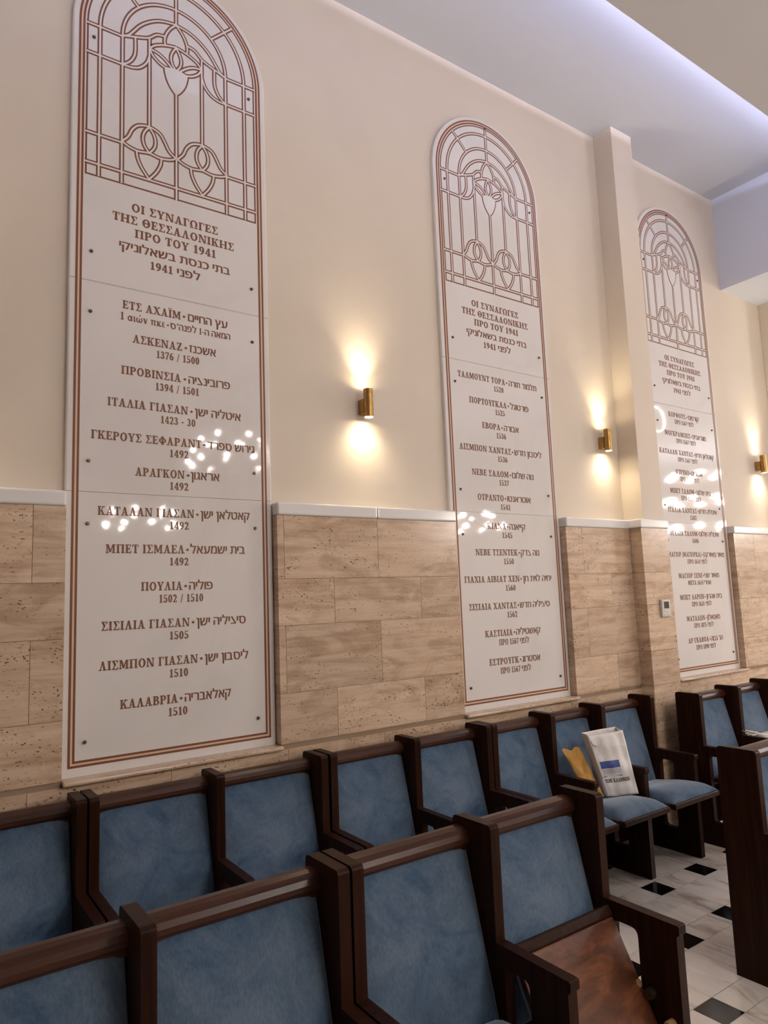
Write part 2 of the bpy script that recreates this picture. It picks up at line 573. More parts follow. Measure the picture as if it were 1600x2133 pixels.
GL['Ω'] = (0.90, ring(0.43, 0.56, 0.40, 0.455, SW, HT, -52, 232, 22) + [rc(0.03, 0, 0.36, SH), rc(0.50, 0, 0.83, SH), rc(0.03, 0, 0.10, 0.24), rc(0.76, 0, 0.83, 0.24), dg(0.27, 0.02, 0.2, 0.22, 0.09), dg(0.50, 0.02, 0.57, 0.22, 0.09)])
GL['Ϊ'] = (0.42, stem(0.10) + ring(0.08, 1.17, 0.075, 0.075, 0.075, 0.075, n=10) + ring(0.31, 1.17, 0.075, 0.075, 0.075, 0.075, n=10))
GL['1'] = (0.56, stem(0.18, top=False, o=0.11) + [[(0.04, 0.80), (0.19, 0.80), (0.38, 1), (0.27, 1)]])
GL['2'] = (0.62, ring(0.28, 0.70, 0.27, 0.31, 0.20, HT, -35, 175, 16) + [dg(0.04, 0.03, 0.33, 0.53, 0.18), rc(0.04, 0, 0.57, 0.12), rc(0.49, 0, 0.57, 0.25)])
GL['3'] = (0.62, ring(0.27, 0.75, 0.25, 0.255, 0.20, HT, -85, 160, 16) + ring(0.28, 0.275, 0.29, 0.285, 0.20, HT, -165, 88, 18) + [rc(0.18, 0.47, 0.34, 0.56)])
GL['4'] = (0.64, [rc(0.34, 0, 0.51, 1), rc(0.24, 0, 0.61, SH), rc(0.03, 0.23, 0.61, 0.33), dg(0.03, 0.28, 0.33, 1, 0.12)])
GL['5'] = (0.62, [rc(0.10, 0.90, 0.53, 1), rc(0.10, 0.52, 0.18, 1)] + ring(0.27, 0.315, 0.30, 0.325, 0.20, HT, -160, 128, 20))
GL['6'] = (0.62, ring(0.30, 0.31, 0.28, 0.32, 0.20, HT) + ring(0.50, 0.45, 0.48, 0.56, 0.19, HT, 95, 180, 10))
GL['7'] = (0.60, [rc(0.04, 0.88, 0.57, 1), rc(0.04, 0.74, 0.11, 1), dg(0.13, 0, 0.41, 0.92, 0.16)])
GL['8'] = (0.62, ring(0.30, 0.75, 0.25, 0.26, 0.18, 0.11) + ring(0.30, 0.27, 0.285, 0.285, 0.195, 0.11))
GL['9'] = (0.62, ring(0.30, 0.69, 0.28, 0.32, 0.20, HT) + ring(0.10, 0.55, 0.48, 0.56, 0.19, HT, -85, 0, 10))
GL['0'] = (0.62, ring(0.30, 0.5, 0.28, 0.51, 0.195, HT))
GL['/'] = (0.46, [dg(0.04, -0.08, 0.32, 1.02, 0.10)])
GL['-'] = (0.42, [rc(0.05, 0.33, 0.36, 0.46)])
GL['('] = (0.34, ring(0.42, 0.42, 0.38, 0.70, 0.15, 0.06, 115, 245, 14))
GL[')'] = (0.34, ring(-0.08, 0.42, 0.38, 0.70, 0.15, 0.06, -65, 65, 14))
GL['•'] = (0.36, [[(0.02, 0.45), (0.18, 0.27), (0.34, 0.45), (0.18, 0.63)]])
GL['"'] = (0.40, [dg(0.05, 0.72, 0.12, 1.02, 0.10), dg(0.21, 0.72, 0.28, 1.02, 0.10)])
GL[' '] = (0.34, [])
GL['α'] = (0.74, ring(0.33, 0.34, 0.30, 0.36, 0.18, HT) + [dg(0.50, 0.0, 0.54, 0.68, 0.15), rc(0.50, 0, 0.72, HT)])
GL['ι'] = (0.38, [rc(0.10, 0.06, 0.27, 0.68), rc(0.02, 0.60, 0.2, 0.68), rc(0.12, 0, 0.37, HT)])
GL['ώ'] = (0.98, ring(0.29, 0.33, 0.27, 0.35, 0.17, HT, 105, 360, 18) + ring(0.65, 0.33, 0.27, 0.35, 0.17, HT, 180, 435, 18) + [rc(0.40, 0.28, 0.54, 0.52), dg(0.45, 0.80, 0.55, 1.05, 0.12)])
GL['ν'] = (0.66, [dg(0.25, 0, 0.05, 0.68, 0.18), dg(0.28, 0, 0.48, 0.68, 0.12), rc(0.0, 0.60, 0.2, 0.68)])
GL['π'] = (0.80, [rc(0.02, 0.57, 0.76, 0.68), rc(0.13, 0, 0.29, 0.6), rc(0.50, 0, 0.66, 0.6), rc(0.5, 0, 0.75, HT)])
GL['κ'] = (0.72, [rc(0.10, 0, 0.27, 0.68), rc(0.02, 0.60, 0.2, 0.68), rc(0.03, 0, 0.34, SH), dg(0.24, 0.28, 0.46, 0.66, 0.12), dg(0.46, 0, 0.28, 0.38, 0.18), rc(0.44, 0.60, 0.68, 0.68), rc(0.42, 0, 0.71, SH)])
GL['ε'] = (0.60, ring(0.30, 0.50, 0.25, 0.19, 0.16, 0.09, 40, 270, 14) + ring(0.30, 0.18, 0.27, 0.19, 0.16, 0.09, 90, 320, 14) + [rc(0.25, 0.31, 0.42, 0.39)])
for a_, b_ in zip('ABEZHIKMNOPTYX', 'ΑΒΕΖΗΙΚΜΝΟΡΤΥΧ'):
    GL[a_] = GL[b_]

# Hebrew letters as outlines (units of 1/1000, letter height 592)
HEB = {
    'א': '450,0 193,382 50,592 156,592 397,234 556,0 / 56,0 56,158 61,227 76,286 99,334 132,373 172,403 219,423 246,356 216,341 191,319 171,291 157,256 149,213 146,164 146,0 / 385,184 355,250 385,265 410,287 428,315 442,350 449,392 452,440 452,592 542,592 542,446 537,379 524,322 501,274 470,235 431,205',
    'ב': '349,0 349,385 341,444 318,482 281,502 232,509 30,509 30,592 238,592 327,581 390,547 427,489 439,403 439,0 / 30,0 30,83 517,83 517,0',
    'ג': '15,-10 15,86 52,102 86,122 116,145 142,171 170,210 191,252 203,296 207,342 207,445 203,475 193,495 174,505 149,509 53,509 53,592 175,592 223,584 262,561 288,519 296,456 296,179 317,0 243,0 215,164 211,164 189,130 165,100 140,73 114,50 87,30 62,14 37,0',
    'ד': '317,0 317,544 407,544 407,0 / 10,509 10,592 498,592 498,509',
    'ה': '482,0 482,385 474,444 451,482 414,502 365,509 85,509 85,592 371,592 460,581 523,547 560,489 572,403 572,0 / 85,0 85,354 175,354 175,0',
    'ו': '85,0 85,592 175,592 175,0',
    'ז': '99,0 99,349 102,393 112,429 126,457 143,479 160,495 175,506 175,509 25,509 25,592 275,592 275,516 263,507 245,493 225,472 207,445 193,408 189,360 189,0',
    'ח': '391,592 480,581 543,547 580,489 592,403 592,0 502,0 502,385 494,444 471,482 434,502 385,509 175,509 175,0 85,0 85,592',
    'ט': '345,-13 286,-9 234,4 188,26 149,58 117,100 94,153 80,218 75,296 75,592 165,592 165,296 170,230 185,173 209,127 244,93 290,72 347,65 404,72 450,93 485,127 510,173 524,230 529,296 529,335 528,374 524,411 518,446 506,475 490,498 466,513 434,518 407,516 377,509 347,499 319,486 319,572 341,581 371,592 405,599 444,602 500,596 542,579 573,550 596,513 610,468 619,416 623,358 624,296 616,205 590,128 549,67 494,23 425,-4',
    'י': '75,213 75,592 165,592 165,303 120,213',
    'ך': '381,-240 381,289 377,352 363,402 342,440 313,468 279,488 239,500 196,507 150,509 15,509 15,592 162,592 226,588 285,577 338,557 385,527 422,486 451,434 469,369 475,289 475,-240',
    'כ': '30,0 30,83 222,83 301,98 355,143 387,211 397,296 385,388 347,455 285,495 197,509 30,509 30,592 207,592 272,587 329,571 378,545 418,510 450,467 472,418 486,361 490,299 482,219 460,147 422,86 370,40 303,10 222,0',
    'ל': '105,592 475,592 475,524 288,0 193,0 381,509 15,509 15,760 105,760',
    'ם': '70,0 70,592 371,592 460,581 523,547 560,489 572,403 572,0 / 160,83 482,83 482,385 474,444 451,482 414,502 365,509 160,509',
    'מ': '350,604 414,598 467,578 509,547 540,507 559,457 565,401 565,0 305,0 305,83 475,83 475,387 467,443 444,487 403,516 344,525 296,519 257,501 225,472 202,433 185,384 175,327 140,0 50,0 95,410 55,592 145,592 162,508 165,508 179,526 195,544 212,560 233,575 256,587 283,596 314,602',
    'ן': '124,-240 124,445 120,475 110,495 91,505 66,509 20,509 20,592 92,592 140,584 180,561 205,519 214,456 214,-240',
    'נ': '30,0 30,83 227,83 227,445 223,475 213,495 194,505 169,509 63,509 63,592 195,592 243,584 282,561 308,519 317,456 317,0',
    'ס': '356,-13 298,-8 245,7 198,31 157,65 124,109 100,163 84,226 79,299 81,355 89,410 98,462 109,509 35,509 35,592 351,592 436,583 506,555 560,510 600,450 623,377 631,292 626,224 612,164 588,111 556,68 516,33 470,8 416,-8 / 351,65 396,69 435,81 467,101 493,127 513,160 527,200 535,244 538,294 532,368 513,424 483,463 443,490 393,504 335,509 199,509 192,477 183,432 175,375 172,308 182,204 214,128 269,81',
    'ע': '25,0 25,83 206,83 262,87 312,98 354,117 389,145 418,182 441,229 457,287 466,355 488,592 578,592 556,355 551,309 542,261 529,213 510,166 484,121 450,82 406,48 352,22 285,6 206,0 / 191,67 69,592 159,592 279,67',
    'ף': '423,-240 423,296 410,388 372,455 309,495 220,509 10,509 10,592 230,592 295,587 352,571 401,545 441,510 473,467 495,418 508,361 513,299 513,-240 / 181,213 127,219 84,237 51,266 28,304 15,351 10,404 10,592 100,592 100,412 103,376 111,348 124,325 143,310 166,300 193,297 201,297 210,298 218,298 226,299 226,216 215,215 203,214 192,213',
    'פ': '50,0 50,83 285,83 364,98 418,143 450,211 460,296 448,388 410,455 348,495 260,509 87,509 87,592 270,592 335,587 392,571 441,545 481,510 513,467 535,418 549,361 553,299 545,219 523,147 485,86 433,40 366,10 285,0 / 221,233 167,239 124,257 91,286 68,324 55,371 50,424 50,592 140,592 140,432 143,396 151,368 165,345 183,330 206,320 233,317 241,317 250,318 258,318 266,319 266,236 255,235 243,234 232,233',
    'ץ': '136,-240 136,239 5,592 100,592 226,230 226,-240 / 197,165 190,246 274,272 294,279 310,289 324,301 336,316 345,333 352,353 357,376 361,402 379,592 469,592 453,420 450,387 446,357 440,329 431,303 419,279 404,258 383,238 358,221 326,206 287,192',
    'צ': '430,8 31,592 137,592 359,252 481,66 / 25,0 25,83 460,83 481,66 481,0 / 352,210 322,276 345,287 365,301 381,319 395,341 405,367 413,396 418,429 419,466 419,592 509,592 509,472 504,405 491,348 468,300 437,261 398,231',
    'ק': '313,0 501,509 80,509 80,592 595,592 595,524 408,0 / 80,-241 80,362 170,362 170,-241',
    'ר': '372,0 372,385 364,444 341,482 304,502 255,509 15,509 15,592 261,592 350,581 413,547 450,489 462,403 462,0',
    'ש': '92,0 40,592 130,592 175,83 301,83 350,87 396,99 438,118 475,147 506,185 532,232 550,288 561,355 583,592 673,592 651,355 645,315 636,270 622,222 602,175 575,130 541,88 497,52 443,24 378,6 301,0 / 149,202 142,283 226,309 252,320 272,334 288,353 300,376 308,405 313,439 327,592 417,592 405,457 400,417 395,380 386,347 372,317 351,290 324,267 287,247 239,229',
    'ת': '497,0 497,385 489,444 466,482 429,502 380,509 39,509 39,592 386,592 475,581 538,547 575,489 587,403 587,0 / 35,0 35,83 81,83 105,89 122,106 133,135 136,175 136,548 226,548 226,180 217,101 191,45 145,11 76,0',
}



def heb_loops(s):
    return [[tuple(int(q) for q in p.split(',')) for p in lp.split()] for lp in s.split(' / ')]


def inside(p, lp):
    c, n_ = False, len(lp)
    for i in range(n_):
        (x0, y0), (x1, y1) = lp[i], lp[(i + 1) % n_]
        if (y0 > p[1]) != (y1 > p[1]) and p[0] < (x1 - x0) * (p[1] - y0) / (y1 - y0) + x0:
            c = not c
    return c


for ch_, s_ in HEB.items():
    lps = heb_loops(s_)
    outer = [lp for lp in lps if not any(inside(lp[0], o_) for o_ in lps if o_ is not lp)]
    polys = []
    for o_ in outer:
        hs = [lp for lp in lps if lp is not o_ and inside(lp[0], o_)]
        allp = [p for lp in [o_] + hs for p in lp]
        for tr in tessellate_polygon([[Vector((p[0], p[1], 0)) for p in lp] for lp in [o_] + hs]):
            polys.append([(allp[i][0] / 640.0, allp[i][1] / 640.0) for i in tr])
    xs_ = [p[0] for pp in polys for p in pp]
    lo, hi = min(xs_), max(xs_)
    bold = []
    for sh in (-0.034, 0.034):
        bold += [[(p[0] - lo + 0.03 + sh, p[1]) for p in pp] for pp in polys]
    GL[ch_] = (hi - lo + 0.11, bold)
PAIR = {'(': ')', ')': '('}


def rev(s):
    """right-to-left words as they stand on the wall, seen left to right"""
    return ''.join(PAIR.get(c, c) for c in reversed(s))


def write(mb, text, x0, x1, z, h, y0, depth, to3=None, mi=0, track=0.05):
    """text between x0 and x1 on the baseline z, cap height h"""
    items, x = [], 0.0
    lo, hi = 1e9, -1e9
    for c in text:
        if c == '~':
            x += 0.0
            continue
        adv, polys = GL[c]
        for pp in polys:
            q = [(p[0] + x, p[1]) for p in pp]
            items.append(q)
            lo, hi = min(lo, min(p[0] for p in q)), max(hi, max(p[0] for p in q))
        x += adv + track
    sx = (x1 - x0) / (hi - lo)
    for k_, q in enumerate(items):
        pts = [(x0 + (p[0] - lo) * sx, z + p[1] * h) for p in q]
        n_ = len(pts)
        if to3 is None:
            dp = depth + 0.00003 * (k_ % 11)
            v = [(p[0], y0 - dp, p[1]) for p in pts] + [(p[0], y0, p[1]) for p in pts]
        else:
            dp = depth + 0.00003 * (k_ % 11)
            v = [to3(p[0], p[1], dp) for p in pts] + [to3(p[0], p[1], 0) for p in pts]
        f = [tuple(range(n_))] + [(i, (i + 1) % n_, (i + 1) % n_ + n_, i + n_) for i in range(n_)]
        mb.add(v, f, mi)


# ------------------------------------------------------------------ plaques
ARC_Z = 4.555
DEEP = 0.0009


def bez(pts, n=10):
    """smooth curve through the points (Catmull-Rom)"""
    out = []
    P = [pts[0]] + list(pts) + [pts[-1]]
    for i in range(1, len(P) - 2):
        p0, p1, p2, p3 = P[i - 1], P[i], P[i + 1], P[i + 2]
        for k in range(n):
            s = k / n
            out.append(tuple(0.5 * (2 * p1[a] + (p2[a] - p0[a]) * s + (2 * p0[a] - 5 * p1[a] + 4 * p2[a] - p3[a]) * s * s + (3 * p1[a] - p0[a] - 3 * p2[a] + p3[a]) * s ** 3) for a in (0, 1)))
    out.append(pts[-1])
    return out


def arc(r, a0=0, a1=180, n=48):
    return [(r * math.cos(math.radians(a0 + (a1 - a0) * i / n)), ARC_Z + r * math.sin(math.radians(a0 + (a1 - a0) * i / n))) for i in range(n + 1)]


def mir(pts):
    return [(-x, z) for x, z in pts]


def sh(pts, dx):
    return [(x + dx, z) for x, z in pts]


def band(mb, pts, wd, yb, yf, closed=False, mi=0):
    n_ = len(pts)
    L, R = [], []
    for i in range(n_):
        if closed:
            a, b, c = pts[i - 1], pts[i], pts[(i + 1) % n_]
        else:
            a, b, c = pts[max(i - 1, 0)], pts[i], pts[min(i + 1, n_ - 1)]
        d1 = Vector((b[0] - a[0], b[1] - a[1]))
        d2 = Vector((c[0] - b[0], c[1] - b[1]))
        if d1.length < 1e-9:
            d1 = d2
        if d2.length < 1e-9:
            d2 = d1
        d1, d2 = d1.normalized(), d2.normalized()
        n1, n2 = Vector((-d1.y, d1.x)), Vector((-d2.y, d2.x))
        m_ = n1 + n2
        m_ = m_.normalized() if m_.length > 1e-6 else n1
        s = min(1.0 / max(m_.dot(n1), 0.35), 2.0) * wd / 2
        L.append((b[0] + m_.x * s, b[1] + m_.y * s))
        R.append((b[0] - m_.x * s, b[1] - m_.y * s))
    v = [(p[0], yf, p[1]) for p in L] + [(p[0], yf, p[1]) for p in R] + [(p[0], yb, p[1]) for p in L] + [(p[0], yb, p[1]) for p in R]
    f = []
    rng = range(n_) if closed else range(n_ - 1)
    for i in rng:
        j = (i + 1) % n_
        f += [(i, j, j + n_, i + n_), (i, i + 2 * n_, j + 2 * n_, j), (i + n_, j + n_, j + 3 * n_, i + 3 * n_)]
    if not closed:
        f += [(0, n_, 3 * n_, 2 * n_), (n_ - 1, 3 * n_ - 1 - n_ + n_, 4 * n_ - 1, 2 * n_ - 1)] if False else []
    mb.add(v, f, mi)


V1, V2, ST, HB = 0.376, 0.270, 0.1375, 0.433
Z_BOT, Z_R4, Z_R3, Z_H2, Z_H1 = 3.765, 3.825, 3.978, 4.396, 4.549
leaf = [(-0.27, 3.985), (-0.24, 4.020), (-0.222, 4.062), (-0.198, 4.092), (-0.168, 4.106), (-0.1375, 4.110), (-0.108, 4.104), (-0.080, 4.088), (-0.058, 4.052), (-0.036, 4.012), (0.0, 3.985)]
scal = [(-0.27, 3.985), (-0.235, 3.968), (-0.19, 3.960), (-0.1375, 3.968), (-0.085, 3.960), (-0.035, 3.968), (0.0, 3.985)]
lens = [(-0.1375, 4.108), (-0.160, 4.076), (-0.169, 4.040), (-0.162, 4.003), (-0.1375, 3.968)]
urn = [(-0.199, 3.958), (-0.193, 3.920), (-0.172, 3.875), (-0.1375, 3.829)]
inner = [(-0.27, 4.552), (-0.240, 4.570), (-0.215, 4.604), (-0.190, 4.640), (-0.160, 4.672), (-0.115, 4.706), (-0.065, 4.728), (0.0, 4.740)]
wave = [(-0.27, 4.552), (-0.225, 4.568), (-0.180, 4.583), (-0.138, 4.602), (-0.100, 4.636), (-0.057, 4.646)]
ub = [(-0.1375, 4.500), (-0.152, 4.455), (-0.185, 4.416), (-0.225, 4.399), (-0.27, 4.396)]
ua = [(-0.208, 4.574), (-0.208, 4.490), (-0.222, 4.445), (-0.245, 4.415), (-0.27, 4.398)]
bulb = [(0.0, 4.738), (-0.030, 4.704), (-0.052, 4.662), (-0.060, 4.625), (-0.056, 4.595)]
crown = [(-0.1375, 4.542), (-0.112, 4.570), (-0.070, 4.592), (-0.030, 4.604), (0.0, 4.610)]
pet_up = [(-0.1375, 4.542), (-0.095, 4.535), (-0.055, 4.513), (-0.018, 4.478)]
pet_lo = [(-0.1375, 4.542), (-0.118, 4.508), (-0.085, 4.482), (-0.052, 4.470)]
mid_l = [(0.0, 4.606), (-0.018, 4.575), (-0.027, 4.540), (-0.020, 4.505), (0.0, 4.476)]
tulip = [(-0.060, 4.474), (-0.058, 4.445), (-0.046, 4.402), (-0.026, 4.366), (-0.006, 4.343)]


def half(p):
    q = bez(p, 6)
    return [q, mir(q)]


CAMES = []
for s in (1, -1):
    CAMES += [[(s * V1, ARC_Z), (s * V1, Z_BOT)], [(s * V2, ARC_Z), (s * V2, Z_BOT)], [(s * ST, 4.60), (s * ST, 4.108)],
              [(s * (HB + 0.006), Z_H1), (s * V2, Z_H1)], [(s * (HB + 0.006), Z_H2), (s * V2, Z_H2)], [(s * (HB + 0.006), Z_R3), (s * V2, Z_R3)]]
    a = math.radians(45)
    CAMES += [[(s * (HB + 0.006) * math.cos(a), ARC_Z + (HB + 0.006) * math.sin(a)), (s * V2 * math.cos(a), ARC_Z + V2 * math.sin(a))]]
CAMES += [[(-HB - 0.006, Z_R4), (HB + 0.006, Z_R4)], arc(V1), arc(V2), [(0, ARC_Z + HB + 0.006), (0, 4.738)], [(0, 4.345), (0, Z_BOT - 0.006)]]
for c_ in (inner, wave, ub, ua, bulb, crown, pet_up, pet_lo, mid_l):
    CAMES += half(c_)
for dx in (0.0, 0.275):
    for c_ in (leaf, scal, lens, urn):
        CAMES.append(sh(bez(c_, 6), dx))
    for c_ in (lens, urn):
        CAMES.append(sh([(-0.275 - x, z) for x, z in bez(c_, 6)], dx))
TUL = bez(tulip, 6)
TULIP = TUL + list(reversed(mir(TUL))) + [(0.012, 4.484), (-0.012, 4.484)]
EDGE = [(-HB, Z_BOT)] + [(HB, Z_BOT)] + arc(HB)
W_DARK, W_WHITE = 0.0235, 0.0085


def grow(poly, d):
    cx = sum(p[0] for p in poly) / len(poly)
    cz = sum(p[1] for p in poly) / len(poly)
    out = []
    for i, b in enumerate(poly):
        a, c = poly[i - 1], poly[(i + 1) % len(poly)]
        tx, tz = c[0] - a[0], c[1] - a[1]
        l_ = math.hypot(tx, tz) or 1
        nx, nz = tz / l_, -tx / l_
        if nx * (b[0] - cx) + nz * (b[1] - cz) < 0:
            nx, nz = -nx, -nz
        out.append((b[0] + nx * d, b[1] + nz * d))
    return out


def slab(mb, poly, inset=0.007):
    """marble slab from an outline: flat face with a rounded arris"""
    ys = [(0.0, Y_PLASTER - 0.0005), (0.0, Y_SLAB + 0.008), (inset * 0.3, Y_SLAB + 0.0025), (inset, Y_SLAB)]
    n_ = len(poly)
    v, f = [], []
    for ins, y in ys:
        v += [(p[0], y, p[1]) for p in (grow(poly, -ins) if ins else poly)]
    for k in range(len(ys) - 1):
        for i in range(n_):
            j = (i + 1) % n_
            f.append((k * n_ + i, k * n_ + j, (k + 1) * n_ + j, (k + 1) * n_ + i))
    f.append(tuple((len(ys) - 1) * n_ + i for i in range(n_)))
    mb.add(v, f)


HS = 0.500
HEAD = [('ΟΙ ΣΥΝΑΓΩΓΕΣ', -0.220, 0.218, 3.635), ('ΤΗΣ ΘΕΣΣΑΛΟΝΙΚΗΣ', -0.310, 0.306, 3.569), ('ΠΡΟ ΤΟΥ 1941', -0.205, 0.206, 3.504),
        (rev('בתי כנסת בשאלוניקי'), -0.278, 0.283, 3.430), ('1941 ' + rev('לפני'), -0.130, 0.122, 3.360)]
# baseline, Greek, x from, x to, diamond, Hebrew, x from, x to, second line, x from, x to
P_A = [
    (2.973, 'ΑΣΚΕΝΑΖ', -0.213, 0.026, 0.046, 'אשכנז', 0.063, 0.202, '1376 / 1500', -0.099, 0.114),
    (2.812, 'ΠΡΟΒΙΝΣΙΑ', -0.264, 0.021, 0.040, 'פרובינציה', 0.058, 0.277, '1394 / 1501', -0.103, 0.111),
    (2.652, 'ΙΤΑΛΙΑ ΓΙΑΣΑΝ', -0.324, 0.055, 0.073, 'איטליה ישן', 0.090, 0.333, '1423 - 30', -0.078, 0.092),
    (2.490, 'ΓΚΕΡΟΥΣ ΣΕΦΑΡΑΝΤ', -0.394, 0.122, 0.138, 'גירוש ספרד', 0.153, 0.407, '1492', -0.035, 0.056),
    (2.331, 'ΑΡΑΓΚΟΝ', -0.198, 0.037, 0.055, 'אראגון', 0.068, 0.215, '1492', -0.034, 0.055),
    (2.141, 'ΚΑΤΑΛΑΝ ΓΙΑΣΑΝ', -0.362, 0.084, 0.100, 'קאטלאן ישן', 0.116, 0.374, '1492', -0.035, 0.056),
    (1.969, 'ΜΠΕΤ ΙΣΜΑΕΛ', -0.325, 0.036, 0.050, 'בית ישמעאל', 0.064, 0.345, '1492', -0.035, 0.054),
    (1.796, 'ΠΟΥΛΙΑ', -0.168, 0.025, 0.040, 'פוליה', 0.057, 0.175, '1502 / 1510', -0.085, 0.126),
    (1.624, 'ΣΙΣΙΛΙΑ ΓΙΑΣΑΝ', -0.340, 0.059, 0.076, 'סיציליה ישן', 0.093, 0.345, '1505', -0.036, 0.053),
    (1.451, 'ΛΙΣΜΠΟΝ ΓΙΑΣΑΝ', -0.350, 0.098, 0.115, 'ליסבון ישן', 0.132, 0.356, '1510', -0.037, 0.050),
    (1.277, 'ΚΑΛΑΒΡΙΑ', -0.258, 0.002, 0.017, 'קאלאבריה', 0.034, 0.263, '1510', -0.042, 0.046)]
P_B = [
    (3.126, 'ΤΑΛΜΟΥΝΤ ΤΟΡΑ', -0.376, 0.048, 0.064, 'תלמוד תורה', 0.083, 0.355, '1520', -0.059, 0.029),
    (2.964, 'ΠΟΡΤΟΥΓΚΑΛ', -0.288, 0.050, 0.066, 'פורטוגל', 0.084, 0.261, '1525', -0.058, 0.028),
    (2.805, 'ΕΒΟΡΑ', -0.185, -0.022, -0.006, 'אבורה', 0.011, 0.152, '1536', -0.060, 0.026),
    (2.646, 'ΛΙΣΜΠΟΝ ΧΑΝΤΑΣ', -0.395, 0.064, 0.080, 'ליסבון חדש', 0.096, 0.360, '1536', -0.060, 0.026),
    (2.487, 'ΝΕΒΕ ΣΑΛΟΜ', -0.298, 0.029, 0.046, 'נוה שלום', 0.062, 0.268, '1537', -0.060, 0.026),
    (2.325, 'ΟΤΡΑΝΤΟ', -0.260, -0.030, -0.013, 'אוטראנטו', 0.003, 0.225, '1541', -0.061, 0.026),
    (2.139, 'ΚΙΑΝΑ', -0.191, -0.024, -0.009, 'קייאנה', 0.006, 0.157, '1545', -0.061, 0.028),
    (1.968, 'ΝΕΒΕ ΤΣΕΝΤΕΚ', -0.305, 0.070, 0.084, 'נוה צדק', 0.099, 0.275, '1550', -0.060, 0.028),
    (1.796, 'ΓΙΑΧΙΑ ΛΙΒΙΑΤ ΧΕΝ', -0.410, 0.071, 0.087, 'יחיה לוית חן', 0.104, 0.379, '1560', -0.058, 0.029),
    (1.625, 'ΣΙΣΙΛΙΑ ΧΑΝΤΑΣ', -0.383, 0.029, 0.045, 'סיציליה חדש', 0.060, 0.346, '1562', -0.058, 0.030),
    (1.454, 'ΚΑΣΤΙΛΙΑ', -0.262, -0.021, -0.005, 'קאשטיליה', 0.010, 0.239, 'ΠΡΟ 1567 ' + rev('לפני'), -0.146, 0.124),
    (1.277, 'ΕΣΤΡΟΥΓΚ', -0.238, 0.022, 0.037, 'אסטרוג', 0.051, 0.220, 'ΠΡΟ 1567 ' + rev('לפני'), -0.146, 0.126)]
P_C = [
    (3.142, 'ΚΟΡΦΟΥΣ', -0.239, 0.008, 0.028, 'קורפוס', 0.046, 0.211, 'ΠΡΟ 1567 ' + rev('לפני'), -0.155, 0.124),
    (2.978, 'ΜΟΓΚΡΑΜΠΕΣ', -0.314, 0.054, 0.071, 'מוגראביס', 0.088, 0.297, 'ΠΡΟ 1567 ' + rev('לפני'), -0.159, 0.129),
    (2.819, 'ΚΑΤΑΛΑΝ ΧΑΝΤΑΣ', -0.411, 0.071, 0.088, 'קאטלאן חדש', 0.105, 0.393, 'ΠΡΟ 1567 ' + rev('לפני'), -0.160, 0.129),
    (2.654, 'ΟΤΡΙΝΟ', -0.208, -0.013, 0.004, 'אוטרינו', 0.020, 0.192, 'ΠΡΟ 1567 ' + rev('לפני'), -0.158, 0.130),
    (2.492, 'ΜΠΕΤ ΣΑΛΟΜ', -0.310, 0.036, 0.056, 'בית שלום', 0.075, 0.288, 'ΠΡΟ 1567 ' + rev('לפני'), -0.164, 0.131),
    (2.331, 'ΙΤΑΛΙΑ ΧΑΝΤΑΣ', -0.365, 0.048, 0.065, 'איטליה חדש', 0.080, 0.356, '1582', -0.057, 0.034),
    (2.138, 'ΙΤΑΛΙΑ ΣΑΛΟΜ', -0.358, 0.026, 0.042, 'איטליה שלום', 0.056, 0.354, '1606', -0.058, 0.035),
    (1.965, 'ΜΑΓΙΟΡ (ΜΑΓΙΟΡΚΑ)', -0.415, 0.051, 0.069, 'מאיור (מאיורקה)', 0.086, 0.407, 'ΠΡΟ 1614 ' + rev('לפני'), -0.154, 0.134),
    (1.791, 'ΜΑΓΙΟΡ ΣΕΝΙ', -0.299, 0.038, 0.058, 'מאיור שני', 0.074, 0.297, 'ΜΕΤΑ 1614 ' + rev('אחרי'), -0.174, 0.163),
    (1.617, 'ΜΠΕΤ ΑΑΡΩΝ', -0.306, 0.041, 0.058, 'בית אהרון', 0.073, 0.312, 'ΠΡΟ 1631 ' + rev('לפני'), -0.147, 0.139),
    (1.444, 'ΜΑΤΑΛΩΝ', -0.239, 0.024, 0.040, 'מאטאלון', 0.055, 0.250, 'ΠΡΟ 1875 ' + rev('לפני'), -0.145, 0.141),
    (1.269, 'ΑΡ ΓΚΑΒΟΑ', -0.245, 0.051, 0.067, 'הר גבוה', 0.083, 0.263, 'ΠΡΟ 1890 ' + rev('לפני'), -0.140, 0.147)]
J1, J2, SILL_Z = 3.236, 2.244, 1.018


def entry(mb, e):
    z, g_, gx0, gx1, dx, h_, hx0, hx1, y_, yx0, yx1 = e
    write(mb, g_, gx0, gx1, z, 0.0400, Y_SLAB, DEEP)
    write(mb, '•', dx - 0.0085, dx + 0.0085, z, 0.0400, Y_SLAB, DEEP)
    write(mb, rev(h_), hx0, hx1, z, 0.0400, Y_SLAB, DEEP)
    write(mb, y_, yx0, yx1, z - 0.057, 0.0370, Y_SLAB, DEEP)


